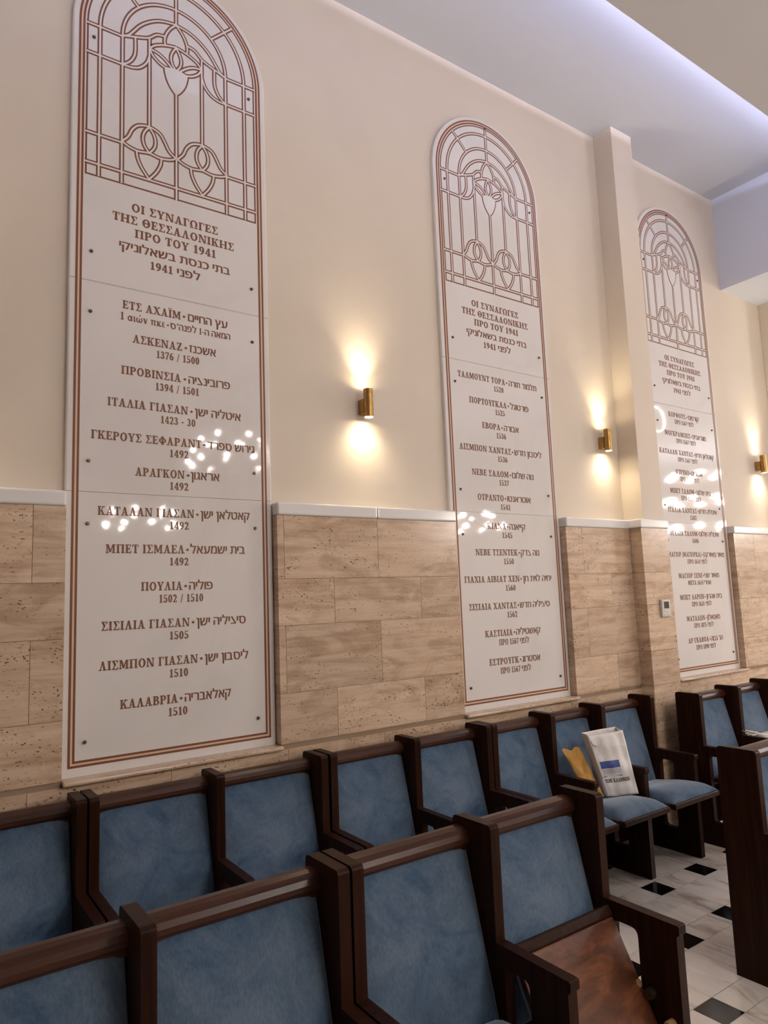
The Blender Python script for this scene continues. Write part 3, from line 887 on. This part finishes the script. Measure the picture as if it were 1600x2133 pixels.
def plaque(px, entries, label, ancient=False):
    root = empty('memorial_plaque', (px, 0, 0), label, 'plaque', 'engraved wall plaques')
    pans = []
    for z0, z1, lab in ((SILL_Z, J2 - 0.0008, 'bottom slab of the plaque'), (J2 + 0.0008, J1 - 0.0008, 'middle slab of the plaque'), (J1 + 0.0008, None, 'arched top slab with engraved window pattern')):
        mb = MB()
        if z1 is None:
            poly = [(-HS, z0), (HS, z0)] + arc(HS)
        else:
            poly = [(-HS, z0), (HS, z0), (HS, z1), (-HS, z1)]
        if z1 is None:
            slab(mb, poly)
        else:
            # only the two upright arrises are rounded, the joints stay tight
            yb, yf = Y_PLASTER - 0.0005, Y_SLAB
            prof = [(-HS, yb), (-HS, yf + 0.008), (-HS + 0.002, yf + 0.0025), (-HS + 0.007, yf), (HS - 0.007, yf), (HS - 0.002, yf + 0.0025), (HS, yf + 0.008), (HS, yb)]
            mb.prism(prof, lambda u, v, d: (u, v, d), z0, z1)
        o = mb.build('marble_panel', M['marble'], root)
        o['label'] = lab
        pans.append(o)
    bot, mid, top = pans
    # border: two brown lines with a gold one between, cut where the slabs meet
    for o, z0, z1 in ((bot, 1.0600, J2), (mid, J2, J1), (top, J1, None)):
        mb, mr = MB(), MB()
        for off, wd, mi, dz in ((0.4670, 0.0098, 0, 0.0), (0.4578, 0.0105, 1, -0.0003), (0.4490, 0.0098, 0, 0.0)):
            if z1 is None:
                ln = [(off, z0)] + arc(off) + [(-off, z0)]
            elif o is bot:
                lz = z0 + (0.4675 - off)
                ln = [(off, z1), (off, lz), (-off, lz), (-off, z1)]
            else:
                ln = None
            if ln:
                band(mb, ln, wd, Y_SLAB, Y_SLAB - DEEP - dz, mi=mi)
            else:
                for s in (-1, 1):
                    band(mb if s < 0 else mr, [(s * off, z0), (s * off, z1)], wd, Y_SLAB, Y_SLAB - DEEP - dz, mi=mi)
        for q in (mb, mr):
            if q.v:
                q.build('border_line', [M['engraving'], M['engraving_light']], o, fix=False)['label'] = 'brown and gold double border line'
    # window pattern
    mb = MB()
    for k_, c_ in enumerate(CAMES):
        band(mb, c_, W_DARK, Y_SLAB, Y_SLAB - DEEP - 0.00002 * (k_ % 20))
    band(mb, EDGE, 0.0078, Y_SLAB, Y_SLAB - DEEP, closed=True)
    mb.prism(grow(TULIP, 0.0075), lambda u, v, d: (u, d, v), Y_SLAB, Y_SLAB - DEEP - 0.0005)
    tr = mb.build('window_pattern', M['engraving'], top, fix=False)
    tr['label'] = 'brown engraved window tracery with a tulip'
    mb = MB()
    for k_, c_ in enumerate(CAMES):
        band(mb, c_, W_WHITE, Y_SLAB, Y_SLAB - DEEP * 1.6 - 0.00002 * (k_ % 20))
    mb.prism(TULIP, lambda u, v, d: (u, d, v), Y_SLAB, Y_SLAB - DEEP * 1.6 - 0.0005)
    mb.build('white_line', M['marble'], top, fix=False)
    # words
    mb = MB()
    for k, (s, x0, x1, z) in enumerate(HEAD):
        write(mb, s, x0, x1, z, 0.0425 if k < 3 else 0.0405, Y_SLAB, DEEP)
    mb.build('inscription', M['engraving'], top, fix=False)
    mm, mb = MB(), MB()
    if ancient:
        write(mm, 'ΕΤΣ ΑΧΑΪΜ', -0.260, 0.020, 3.134, 0.040, Y_SLAB, DEEP)
        write(mm, '•', 0.028, 0.046, 3.134, 0.040, Y_SLAB, DEEP)
        write(mm, rev('עץ החיים'), 0.057, 0.267, 3.134, 0.040, Y_SLAB, DEEP)
        write(mm, '1 αιών πκε', -0.269, -0.058, 3.077, 0.038, Y_SLAB, DEEP)
        write(mm, '•', -0.051, -0.037, 3.077, 0.032, Y_SLAB, DEEP)
        write(mm, rev('המאה ה-1 לפנה"ס'), -0.032, 0.281, 3.077, 0.032, Y_SLAB, DEEP)
    for e in entries:
        entry(mm if e[0] > J2 else mb, e)
    mm.build('inscription', M['engraving'], mid, fix=False)
    mb.build('inscription', M['engraving'], bot, fix=False)
    # fixing screws
    for o, zs in ((top, (4.481, 3.381)), (mid, (3.088, 2.385)), (bot, (2.100, 1.157))):
        for z in zs:
            for s in (-1, 1):
                mb = MB()
                mb.cyl((s * 0.404, Y_SLAB, z), (s * 0.404, Y_SLAB - 0.006, z), 0.0085, 0.0078, 14)
                mb.cyl((s * 0.404, Y_SLAB - 0.006, z), (s * 0.404, Y_SLAB - 0.010, z), 0.0078, 0.0045, 14)
                mb.build('fixing_screw', M['screw'], o)
    if True:
        mb = MB()
        mb.cyl((0, Y_SLAB, 4.991), (0, Y_SLAB - 0.009, 4.991), 0.0080, 0.005, 14)
        mb.build('fixing_screw', M['screw'], top)
    mb = MB()
    mb.box(-HS - 0.002, HS + 0.006, Y_DADO - 0.028, Y_PLASTER - 0.001, SILL_Z - 0.021, SILL_Z - 0.0005)
    so = mb.build('sill', M['travertine'], root, bevel=0.008, seg=3)
    so['label'] = 'rounded travertine sill'
    return root


plaque(PLAQUE_X[0], P_A, 'largest arched white marble plaque on the left, its first entry dated 1376 / 1500', ancient=True)
plaque(PLAQUE_X[1], P_B, 'middle arched white marble plaque, standing between two brass wall lights')
plaque(PLAQUE_X[2], P_C, 'farthest arched white marble plaque, partly hidden behind the pilaster')


# ------------------------------------------------------------------ brass wall lights
def spot(name, loc, up, parent, watts, size, blend):
    d = bpy.data.lights.new(name, 'SPOT')
    d.energy = watts
    d.color = SCONCE_COLOR
    d.spot_size = math.radians(size)
    d.spot_blend = blend
    d.shadow_soft_size = 0.012
    o = bpy.data.objects.new(name, d)
    COL.objects.link(o)
    o.location = loc
    o.rotation_euler = (PI if up else 0, 0, 0)
    o.parent = parent
    return o


def sconce(x, label):
    yc, z0, z1, r = 3.255, 2.755, 2.920, 0.0275
    root = empty('wall_light', (x, yc, (z0 + z1) / 2), label, 'wall light', 'brass wall lights')
    h = (z1 - z0) / 2
    mb = MB()
    prof = [(r, -h), (r, -h + 0.012), (r - 0.0008, -h + 0.0125), (r - 0.0008, -h + 0.0138), (r, -h + 0.0143), (r, h - 0.0263), (r - 0.0008, h - 0.0258), (r - 0.0008, h - 0.0245), (r, h - 0.024), (r, h), (r - 0.003, h), (r - 0.003, h - 0.012)]
    mb.lathe((0, 0, 0), prof, 32)
    mb.lathe((0, 0, 0), [(r - 0.003, -h + 0.010), (r - 0.003, -h), (r, -h)], 32)
    mb.build('body', M['brass'], root, smooth=True, fix=False).modifiers.new('edges', 'EDGE_SPLIT')
    mb = MB()
    mb.box(-0.025, 0.025, 0.020, Y_PLASTER - yc, -0.058, 0.030)
    mb.build('mounting_box', M['brass'], root, bevel=0.004)
    for s in (-1, 1):
        zz = s * (h - (0.010 if s > 0 else 0.005))
        mb = MB()
        mb.cyl((0, 0, zz - s * 0.003), (0, 0, zz), r - 0.0032, seg=24)
        mb.build('lens', M['sconce_glow'], root)
        spot('beam', (0, 0, zz + s * 0.002), s > 0, root, SCONCE_SPOT * (1.3 if s < 0 else 2.9), 125 if s < 0 else 84, 1.0)
    return root


sconce(0.020, 'brass cylinder wall light left of the left plaque, glowing in from the picture edge')
sconce(2.225, 'brass cylinder wall light between the left and middle plaques')
sconce(4.392, 'brass cylinder wall light just left of the pilaster')
sconce(6.695, 'brass cylinder wall light at the right edge beyond the farthest plaque')

# ------------------------------------------------------------------ thermostat on the pilaster
th = empty('thermostat', (4.755, 3.145, 1.569), 'small white thermostat with dark screen on the travertine pilaster', 'thermostat')
mb = MB()
mb.box(-0.055, 0.055, -0.022, -0.0002, -0.064, 0.064)
mb.build('housing', M['white_plastic'], th, bevel=0.005)
mb = MB()
mb.box(-0.030, 0.030, -0.0235, -0.020, -0.002, 0.048)
mb.build('screen', M['screen'], th)
for bx, bz in ((-0.033, -0.020), (-0.033, -0.050), (0.0, -0.030), (0.0, -0.048), (0.030, -0.050)):
    mb = MB()
    mb.cyl((bx, -0.022, bz), (bx, -0.0232, bz), 0.0045, seg=12)
    mb.build('button', M['button_grey'], th)

# ------------------------------------------------------------------ pews
PT = 0.038              # panel thickness
PIV = (0.36, 0.400)     # seat pivot: distance from the back, height


def rounded(pts, radii, n=5):
    out = []
    k = len(pts)
    for i, p in enumerate(pts):
        r = radii[i]
        if r <= 0:
            out.append(p)
            continue
        a, c = Vector(pts[i - 1]), Vector(pts[(i + 1) % k])
        b = Vector(p)
        da, dc = (a - b).normalized(), (c - b).normalized()
        p0, p1 = b + da * r, b + dc * r
        for j in range(n + 1):
            s = j / n
            out.append(tuple((1 - s) ** 2 * p0 + 2 * s * (1 - s) * b + s * s * p1))
    return out


PANEL = rounded([(0, 0), (0.465, 0), (0.465, 0.604), (0.476, 0.612), (0.476, 0.640), (0.184, 0.642), (0.184, 0.988), (0, 0.988)],
                [0.0, 0.012, 0.004, 0.004, 0.008, 0.0, 0.018, 0.022])
HOLE = rounded([(0.215, 0.150), (0.318, 0.150), (0.318, 0.580), (0.215, 0.580)], [0.028] * 4)
RAIL = [(0.004, 0.890), (0.004, 0.940), (0.010, 0.953), (0.022, 0.960), (0.044, 0.961), (0.062, 0.956), (0.076, 0.945), (0.084, 0.931), (0.085, 0.918), (0.080, 0.911), (0.070, 0.908), (0.070, 0.890)]


def panel(x, parent):
    mb = MB()
    mb.prism(PANEL, lambda u, v, d: (d, -u, v), x, x + PT, holes=[HOLE])
    return mb.build('side_panel', M['wood'], parent, bevel=0.005, seg=2)


def backrest(x0, x1, parent):
    W, H = 14, 18
    T, B = Vector((0.060, 0.914)), Vector((0.193, 0.380))
    nrm = Vector((0.97, 0.236))
    mb = MB()

    def pt(u, v, front):
        c = T.lerp(B, v)
        if front:
            eu = 1 - abs(2 * u - 1) ** 10
            ev = 1 - abs(2 * v - 1) ** 14
            dome = (1 - (2 * u - 1) ** 2) * (1 - (2 * v - 1) ** 2)
            off = 0.014 * eu * ev + 0.010 * dome
        else:
            off = -0.035
        return (x0 + (x1 - x0) * u, -(c.x + nrm.x * off), c.y + nrm.y * off)
    us = [0, 0.008, 0.025, 0.06] + [i / W for i in range(2, W - 1)] + [0.94, 0.975, 0.992, 1]
    vs = [0, 0.006, 0.018, 0.04] + [i / H for i in range(2, H - 1)] + [0.96, 0.982, 0.994, 1]
    nu, nv = len(us), len(vs)
    v = [pt(a, b, True) for b in vs for a in us] + [pt(a, b, False) for b in vs for a in us]
    f = []
    for j in range(nv - 1):
        for i in range(nu - 1):
            q = j * nu + i
            f.append((q, q + 1, q + nu + 1, q + nu))
            k = q + nu * nv
            f.append((k, k + nu, k + nu + 1, k + 1))
    N = nu * nv
    for i in range(nu - 1):
        f.append((i, i + N, i + 1 + N, i + 1))
        q = (nv - 1) * nu + i
        f.append((q, q + 1, q + 1 + N, q + N))
    for j in range(nv - 1):
        q = j * nu
        f.append((q, q + nu, q + nu + N, q + N))
        q = j * nu + nu - 1
        f.append((q, q + N, q + nu + N, q + nu))
    mb.add(v, f)
    return mb.build('backrest', M['velvet'], parent, smooth=True)


def seat(x0, x1, parent, folded):
    mb = MB()
    pd, ph = PIV
    mb.box(x0, x1, pd - 0.596, pd - 0.195, 0.424 - ph, 0.450 - ph)
    s = mb.build('seat', [M['rail'], M['veneer']], parent, bevel=0.006)
    for p in s.data.polygons:
        if p.normal.z < -0.9:
            p.material_index = 1
    s.location = (0, -pd, ph - (0.0 if folded else 0.014))
    s.rotation_euler = (math.radians(-4.0), 0, 0)
    mb = MB()
    us = [0, 0.01, 0.03, 0.07, 0.14] + [i / 10 for i in range(2, 9)] + [0.86, 0.93, 0.97, 0.99, 1]
    vs = [0, 0.01, 0.03, 0.07, 0.15] + [i / 10 for i in range(2, 8)] + [0.78, 0.85, 0.90, 0.94, 0.97, 0.99, 1]
    nu, nv = len(us), len(vs)
    a0, a1 = x0 + 0.004, x1 - 0.004
    v = []
    for b in vs:
        for a in us:
            eu = max(0.0, 1 - abs(2 * a - 1) ** 9) ** 0.6
            if b > 0.7:
                ev = max(0.0, 1 - ((b - 0.7) / 0.3) ** 2.4) ** 0.55
            else:
                ev = min(1.0, (b / 0.05)) ** 0.5
            h = 0.451 + 0.046 * eu * ev * (0.55 + 0.45 * min(1.0, b / 0.55)) + 0.010 * (1 - (2 * a - 1) ** 2) * (1 - (2 * b - 1) ** 2) * ev
            d = 0.198 + 0.424 * b
            v.append((a0 + (a1 - a0) * a, pd - d, h - ph))
    N = nu * nv
    v += [(p[0], p[1], 0.4505 - ph) for p in v]
    f = []
    for j in range(nv - 1):
        for i in range(nu - 1):
            q = j * nu + i
            f.append((q, q + 1, q + nu + 1, q + nu))
            f.append((q + N, q + nu + N, q + nu + 1 + N, q + 1 + N))
    for i in range(nu - 1):
        f.append((i, i + N, i + 1 + N, i + 1))
        q = (nv - 1) * nu + i
        f.append((q, q + 1, q + 1 + N, q + N))
    for j in range(nv - 1):
        q = j * nu
        f.append((q, q + nu, q + nu + N, q + N))
        q = j * nu + nu - 1
        f.append((q, q + N, q + nu + N, q + nu))
    mb.add(v, f)
    c = mb.build('seat_cushion', M['velvet'], s, smooth=True)
    mb = MB()
    mb.box(x0, x1, pd - 0.633, pd - 0.5962, 0.418 - ph, 0.4505 - ph)
    mb.build('front_edge', M['wood'], s, bevel=0.006)
    for xx, sg in ((x0 - 0.004, 1), (x1 + 0.004, -1)):
        mb = MB()
        mb.cyl((xx, 0, 0), (xx + sg * 0.022, 0, 0), 0.017, seg=16)
        mb.build('hinge', M['steel'], s)
    if folded:
        s.rotation_euler = (math.radians(-118.6), 0, 0)
        mb = MB()
        mb.cyl((x1 - 0.015, -0.035, 0.0245), (x1 - 0.015, -0.035, 0.0190), 0.012, seg=16)
        mb.build('felt_pad', M['pad'], s)['label'] = 'pale round felt pad'
        s['label'] = 'folded-up seat showing its reddish wooden underside'
    return s


def pew(xs, yb, label, folded=(), peg=False):
    root = empty('pew', (xs[0], yb, 0), label, 'pew', 'blue velvet flip-seat pews')
    L = [x - xs[0] for x in xs]
    for x in L:
        panel(x, root)
    for k in range(len(L) - 1):
        x0, x1 = L[k] + PT, L[k + 1]
        mb = MB()
        mb.prism(RAIL, lambda u, v, d: (d, -u, v), x0 - 0.002, x1 + 0.002)
        r = mb.build('top_rail', M['rail'], root, smooth=False, bevel=0.002)
        mb = MB()
        mb.box(x0 - 0.002, x1 + 0.002, -0.026, -0.006, 0.04, 0.905)
        mb.build('back_board', M['wood'], root)
        backrest(x0 + 0.004, x1 - 0.004, root)
        seat(x0 + 0.007, x1 - 0.007, root, k in folded)
        if k in folded:
            mb = MB()
            mb.cyl((x1 - 0.032, -0.428, 0.335), (x1 + 0.004, -0.428, 0.335), 0.014, seg=20)
            mb.build('stop_peg', M['pad'], root, bevel=0.002)['label'] = 'pale wooden stop peg for the seat'
    return root


YA, YB = 1.922, 3.200
pew([-0.009, 0.505, 1.031], YA, 'blue two-seat pew in the near row, cut off by the bottom left corner')
pew([1.077, 1.595, 2.115], YA, 'blue two-seat pew in the near row with one seat folded up to bare wood', folded=(1,))
pew([3.160, 3.680, 4.200], 1.886, 'blue pew at the right edge beyond the aisle, its tall dark end panel facing left')
pew([-0.410, 0.108, 0.632], YB, 'blue pew along the wall at the left edge, partly under the left plaque')
pew([0.679, 1.197, 1.716], YB, 'blue two-seat wall-row pew below the left plaque, between two pairs of twin side panels')
pew([1.768, 2.275, 2.783], YB, 'blue two-seat wall-row pew below the bare travertine between left and middle plaques')
pew([2.828, 3.310, 3.785, 4.311], YB, 'blue three-seat wall-row pew holding the white paper bag')
pew([4.590, 5.095, 5.600], 3.010, 'far blue pew in front of the pilaster, under the farthest plaque')

# ------------------------------------------------------------------ white paper bag
FBL, FBR = Vector((3.570, 2.846, 0.494)), Vector((3.752, 2.760, 0.496))
FTL, FTR = Vector((3.498, 2.900, 0.846)), Vector((3.742, 2.832, 0.858))
BN = (FBR - FBL).cross(FTL - FBL).normalized()
BDEP = Vector((0.016, 0.066, 0.0))


def wr(u, v):
    e = min(1.0, 6 * min(u, 1 - u) + 0.25)
    return e * (0.0055 * math.sin(5.1 * u + 9.3 * v + 0.6) * math.sin(7.7 * v - 3.2 * u) + 0.0035 * math.sin(17 * u - 11 * v) * math.sin(13 * v + 4 * u) + 0.012 * math.sin(PI * u) * math.sin(PI * min(1, v * 1.15)))


def front(u, v, off=0.0):
    p = FBL.lerp(FBR, u).lerp(FTL.lerp(FTR, u), v)
    return p + BN * (wr(u, v) + off)


bag = empty('paper_bag', (3.66, 2.83, 0.494), 'crumpled white paper carrier bag with blue printing, leaning on a wall-row seat', 'bag')
b0 = bag.location


def local(p):
    return (p[0] - b0[0], p[1] - b0[1], p[2] - b0[2])


mb = MB()
NU, NV = 22, 30
v = [local(front(i / NU, j / NV)) for j in range(NV + 1) for i in range(NU + 1)]
f = [(j * (NU + 1) + i, j * (NU + 1) + i + 1, (j + 1) * (NU + 1) + i + 1, (j + 1) * (NU + 1) + i) for j in range(NV) for i in range(NU)]
mb.add(v, f)


def backp(u, v):
    p = FBL.lerp(FBR, u).lerp(FTL.lerp(FTR, u), v * 1.035) + BDEP * (0.9 + 0.1 * math.sin(3 * u))
    return p - BN * (0.4 * wr(1 - u, v))


v = [local(backp(i / NU, j / NV)) for j in range(NV + 1) for i in range(NU + 1)]
mb.add(v, f)
for u in (0.0, 1.0):
    v, ff = [], []
    for j in range(NV + 1):
        a, b = Vector(local(front(u, j / NV))), Vector(local(backp(u, j / NV)))
        mid_ = (a + b) / 2 + Vector((0.016 if u == 0 else -0.012, -0.004, 0)) * (j / NV)
        v += [a, mid_, b]
    for j in range(NV):
        for k in range(2):
            q = 3 * j + k
            ff.append((q, q + 1, q + 4, q + 3))
    mb.add(v, ff)
mb.add([local(front(0, 0)), local(front(1, 0)), local(backp(1, 0)), local(backp(0, 0))], [(0, 1, 2, 3)])
sheet = mb.build('bag_body', M['paper'], bag, smooth=True, fix=False)
sd = sheet.modifiers.new('paper', 'SOLIDIFY')
sd.thickness = 0.0008
sd.offset = 0


def patch(name, u0, u1, v0, v1, mat, off=0.0014, skew=0.0, cut=None):
    q = MB()
    n_ = 12
    vv = []
    for j in range(n_ + 1):
        for i in range(n_ + 1):
            uu = u0 + (u1 - u0) * i / n_
            a, b = (v0, v1) if cut is None else cut(i / n_, v0, v1)
            vv.append(local(front(uu, a + (b - a) * j / n_, off)))
    q.add(vv, [(j * (n_ + 1) + i, j * (n_ + 1) + i + 1, (j + 1) * (n_ + 1) + i + 1, (j + 1) * (n_ + 1) + i) for j in range(n_) for i in range(n_)])
    return q.build(name, mat, bag, fix=False)


patch('printed_flag', 0.08, 0.63, 0.455, 0.570, M['print_blue'])['label'] = 'blue printed block on the bag'
mb = MB()
for k in range(6):
    a = 0.365 + 0.014 * k
    n_ = 10
    vv = [local(front(0.10 + 0.52 * i / n_, a + d_, 0.0014)) for i in range(n_ + 1) for d_ in (0, 0.005)]
    mb.add(vv, [(2 * i, 2 * i + 2, 2 * i + 3, 2 * i + 1) for i in range(n_)])
mb.build('printed_lines', M['print_pale'], bag, fix=False)
patch('printed_wedge', 0.38, 0.62, 0.305, 0.335, M['print_pale'], cut=lambda s, a, b: (b - (b - a) * s, b))
patch('printed_wedge', 0.08, 0.24, 0.305, 0.335, M['print_pale'], cut=lambda s, a, b: (a + (b - a) * s, b))
mb = MB()
write(mb, 'ΤΩΝ ΕΛΛΗΝΩΝ', 0.08, 0.84, 0.222, 0.058, 0, 0.0012, to3=lambda u, v, d: local(front(u, v, d + 0.0006)))
mb.build('printed_words', M['print_black'], bag, fix=False)['label'] = 'black Greek words on the bag'
mb = MB()
mb.tube([local(p) for p in (front(0.03, 0.93, 0.003), front(0.05, 0.86, 0.006), front(0.14, 0.83, 0.010), front(0.26, 0.85, 0.009), front(0.36, 0.90, 0.003))], 0.0028, 8)
mb.build('handle', M['cord'], bag, smooth=True)
mb = MB()
mb.tube([local(p) for p in (front(-0.01, 0.985, 0.004), front(-0.005, 0.80, 0.006), front(0.0, 0.60, 0.005), front(0.01, 0.42, 0.006), front(0.02, 0.30, 0.006))], 0.0026, 8)
mb.build('handle', M['cord'], bag, smooth=True)

# ------------------------------------------------------------------ yellow envelope
ETL, ETR = Vector((3.355, 2.985, 0.775)), Vector((3.494, 2.968, 0.772))
EBL, EBR = Vector((3.435, 2.862, 0.496)), Vector((3.556, 2.862, 0.496))
EN = (EBR - EBL).cross(ETL - EBL).normalized()
mb = MB()
NU, NV = 16, 26
grid = {}
vv = []
for side in (1, -1):
    for j in range(NV + 1):
        for i in range(NU + 1):
            u, w_ = i / NU, j / NV
            p = EBL.lerp(EBR, u).lerp(ETL.lerp(ETR, u), w_)
            if w_ > 0.9:
                p = p + Vector((0, 0, 0.010 * math.sin(9 * u + 0.5) * (w_ - 0.9) * 10))
            bulge = 0.010 * (max(0.0, math.sin(PI * u)) ** 0.5) * (max(0.0, math.sin(PI * w_)) ** 0.4)
            ripple = 0.008 * math.sin(8 * u + 5 * w_) * math.sin(6 * w_ + 1) + 0.005 * math.sin(19 * w_ - 9 * u)
            vv.append(p + EN * (side * bulge + ripple * min(1, 5 * min(u, 1 - u) + 0.3)))
ff = []
N = (NU + 1) * (NV + 1)
for j in range(NV):
    for i in range(NU):
        q = j * (NU + 1) + i
        ff += [(q, q + 1, q + NU + 2, q + NU + 1), (q + N, q + NU + 1 + N, q + NU + 2 + N, q + 1 + N)]
env = mb.add(vv, ff).build('envelope', M['envelope'], None, smooth=True, fix=False)
md = env.modifiers.new('paper', 'SOLIDIFY')
md.thickness = 0.001
tag(env, 'creased yellow padded envelope standing beside the white paper bag', 'envelope')

# ------------------------------------------------------------------ fringed white shawl on the far pew
sh_ = empty('shawl', (5.30, 2.75, 0.505), 'white shawl with twisted fringe on the far pew at the right edge', 'shawl')
mb = MB()
NU, NV = 18, 14
vv, ff = [], []
for j in range(NV + 1):
    for i in range(NU + 1):
        u, w_ = i / NU, j / NV
        e = max(0.0, 1 - abs(2 * u - 1) ** 5) ** 0.5 * max(0.0, 1 - abs(2 * w_ - 1) ** 5) ** 0.5
        vv.append((-0.10 + 0.33 * u, -0.15 + 0.28 * w_, (0.115 + 0.012 * math.sin(7 * u + 4 * w_)) * e))
for j in range(NV):
    for i in range(NU):
        q = j * (NU + 1) + i
        ff.append((q, q + 1, q + NU + 2, q + NU + 1))
ff.append(tuple(range(NU + 1)) + tuple((j + 1) * (NU + 1) + NU for j in range(NV)) + tuple(NV * (NU + 1) + i for i in reversed(range(NU))) + tuple(j * (NU + 1) for j in reversed(range(1, NV))))
mb.add(vv, ff).build('folded_cloth', M['wool'], sh_, smooth=True)
mb = MB()
rnd = random.Random(5)
for k in range(16):
    yy = 0.02 + 0.006 * k + rnd.uniform(-0.006, 0.006)
    z0 = 0.120
    zt = 0.128 + rnd.uniform(-0.004, 0.028)
    ln = rnd.uniform(0.10, 0.155)
    pts = [(0.02, yy * 0.7, z0), (-0.05, yy * 0.8 + 0.01, z0 + 0.012), (-0.10, yy + rnd.uniform(-.01, .01), zt), (-0.06 - ln, yy + rnd.uniform(-.02, .02), zt + 0.012 + rnd.uniform(-0.008, 0.012))]
    mb.tube(bez([p[:2] for p in pts], 1) and pts, 0.0042, 6, r_end=0.0026)
fr = mb.build('fringe', M['wool'], sh_, smooth=True)
fr['label'] = 'twisted white fringe'
fr['kind'] = 'stuff'

# ------------------------------------------------------------------ chandeliers over the middle of the room (seen mirrored in the polished plaques)
def chandelier(x, y, tiers, ztop, k, label):
    root = empty('chandelier', (x, y, tiers[0][0]), label, 'chandelier', 'chandeliers over the middle of the hall')
    zb = tiers[0][0]
    mb = MB()
    mb.cyl((0, 0, -0.08), (0, 0, ztop - zb), 0.012, seg=12)
    mb.lathe((0, 0, 0), [(0.0, -0.14), (0.05, -0.10), (0.065, -0.04), (0.04, 0.03), (0.012, 0.07)], 20)
    mb.build('stem', M['brass'], root, smooth=True)
    for z, r, n_ in tiers:
        mb = MB()
        pts = [(r * math.cos(2 * PI * i / 40), r * math.sin(2 * PI * i / 40), z - zb) for i in range(41)]
        mb.tube(pts, 0.010, 8)
        mb.build('hoop', M['brass'], root, smooth=True)
        for i in range(n_):
            a = 2 * PI * (i + 0.3) / n_
            c, s = math.cos(a), math.sin(a)
            if i % 2 == 0:
                mb = MB()
                mb.tube([(0, 0, z - zb - 0.05), (r * 0.5 * c, r * 0.5 * s, z - zb - 0.03), (r * c, r * s, z - zb)], 0.007, 8)
                mb.build('arm', M['brass'], root, smooth=True)
            mb = MB()
            mb.lathe((r * c, r * s, z - zb + 0.03), [(0.050 * k, 0), (0.044 * k, 0.025 * k), (0.030 * k, 0.06 * k), (0.012 * k, 0.088 * k), (0.0, 0.090 * k)], 14)
            mb.build('lamp_shade', M['shade'], root, smooth=True, fix=False)
    return root


chandelier(3.40, -1.40, [(3.40, 0.52, 10), (3.55, 0.46, 8), (3.70, 0.36, 6)], DROP_Z, 0.37, 'brass chandelier mirrored in the upper half of the left plaque')
chandelier(2.42, -1.75, [(2.64, 0.42, 9), (2.80, 0.36, 7)], DROP_Z, 0.37, 'brass chandelier mirrored low in the left plaque')
chandelier(7.35, -1.40, [(2.70, 0.45, 8), (2.88, 0.3, 5)], 4.50, 0.54, 'brass chandelier mirrored in the lower half of the middle plaque')
chandelier(13.55, -1.40, [(2.86, 0.60, 8), (3.40, 0.70, 10), (3.92, 0.50, 6)], 4.50, 0.85, 'brass three-tier chandelier mirrored in the farthest plaque')

ring_ = empty('ring_lamp', (9.30, 0.6, 4.22), 'thin glowing ring lamp mirrored as a white arc in the farthest plaque', 'lamp')
mb = MB()
mb.tube([(0.19 * math.cos(2 * PI * i / 48), 0, 0.19 * math.sin(2 * PI * i / 48)) for i in range(49)], 0.005, 8)
mb.build('glowing_ring', M['ring_glow'], ring_, smooth=True)
mb = MB()
mb.cyl((0, 0, 0.195), (0, 0, 0.279), 0.006, seg=10)
mb.build('stem', M['brass'], ring_)
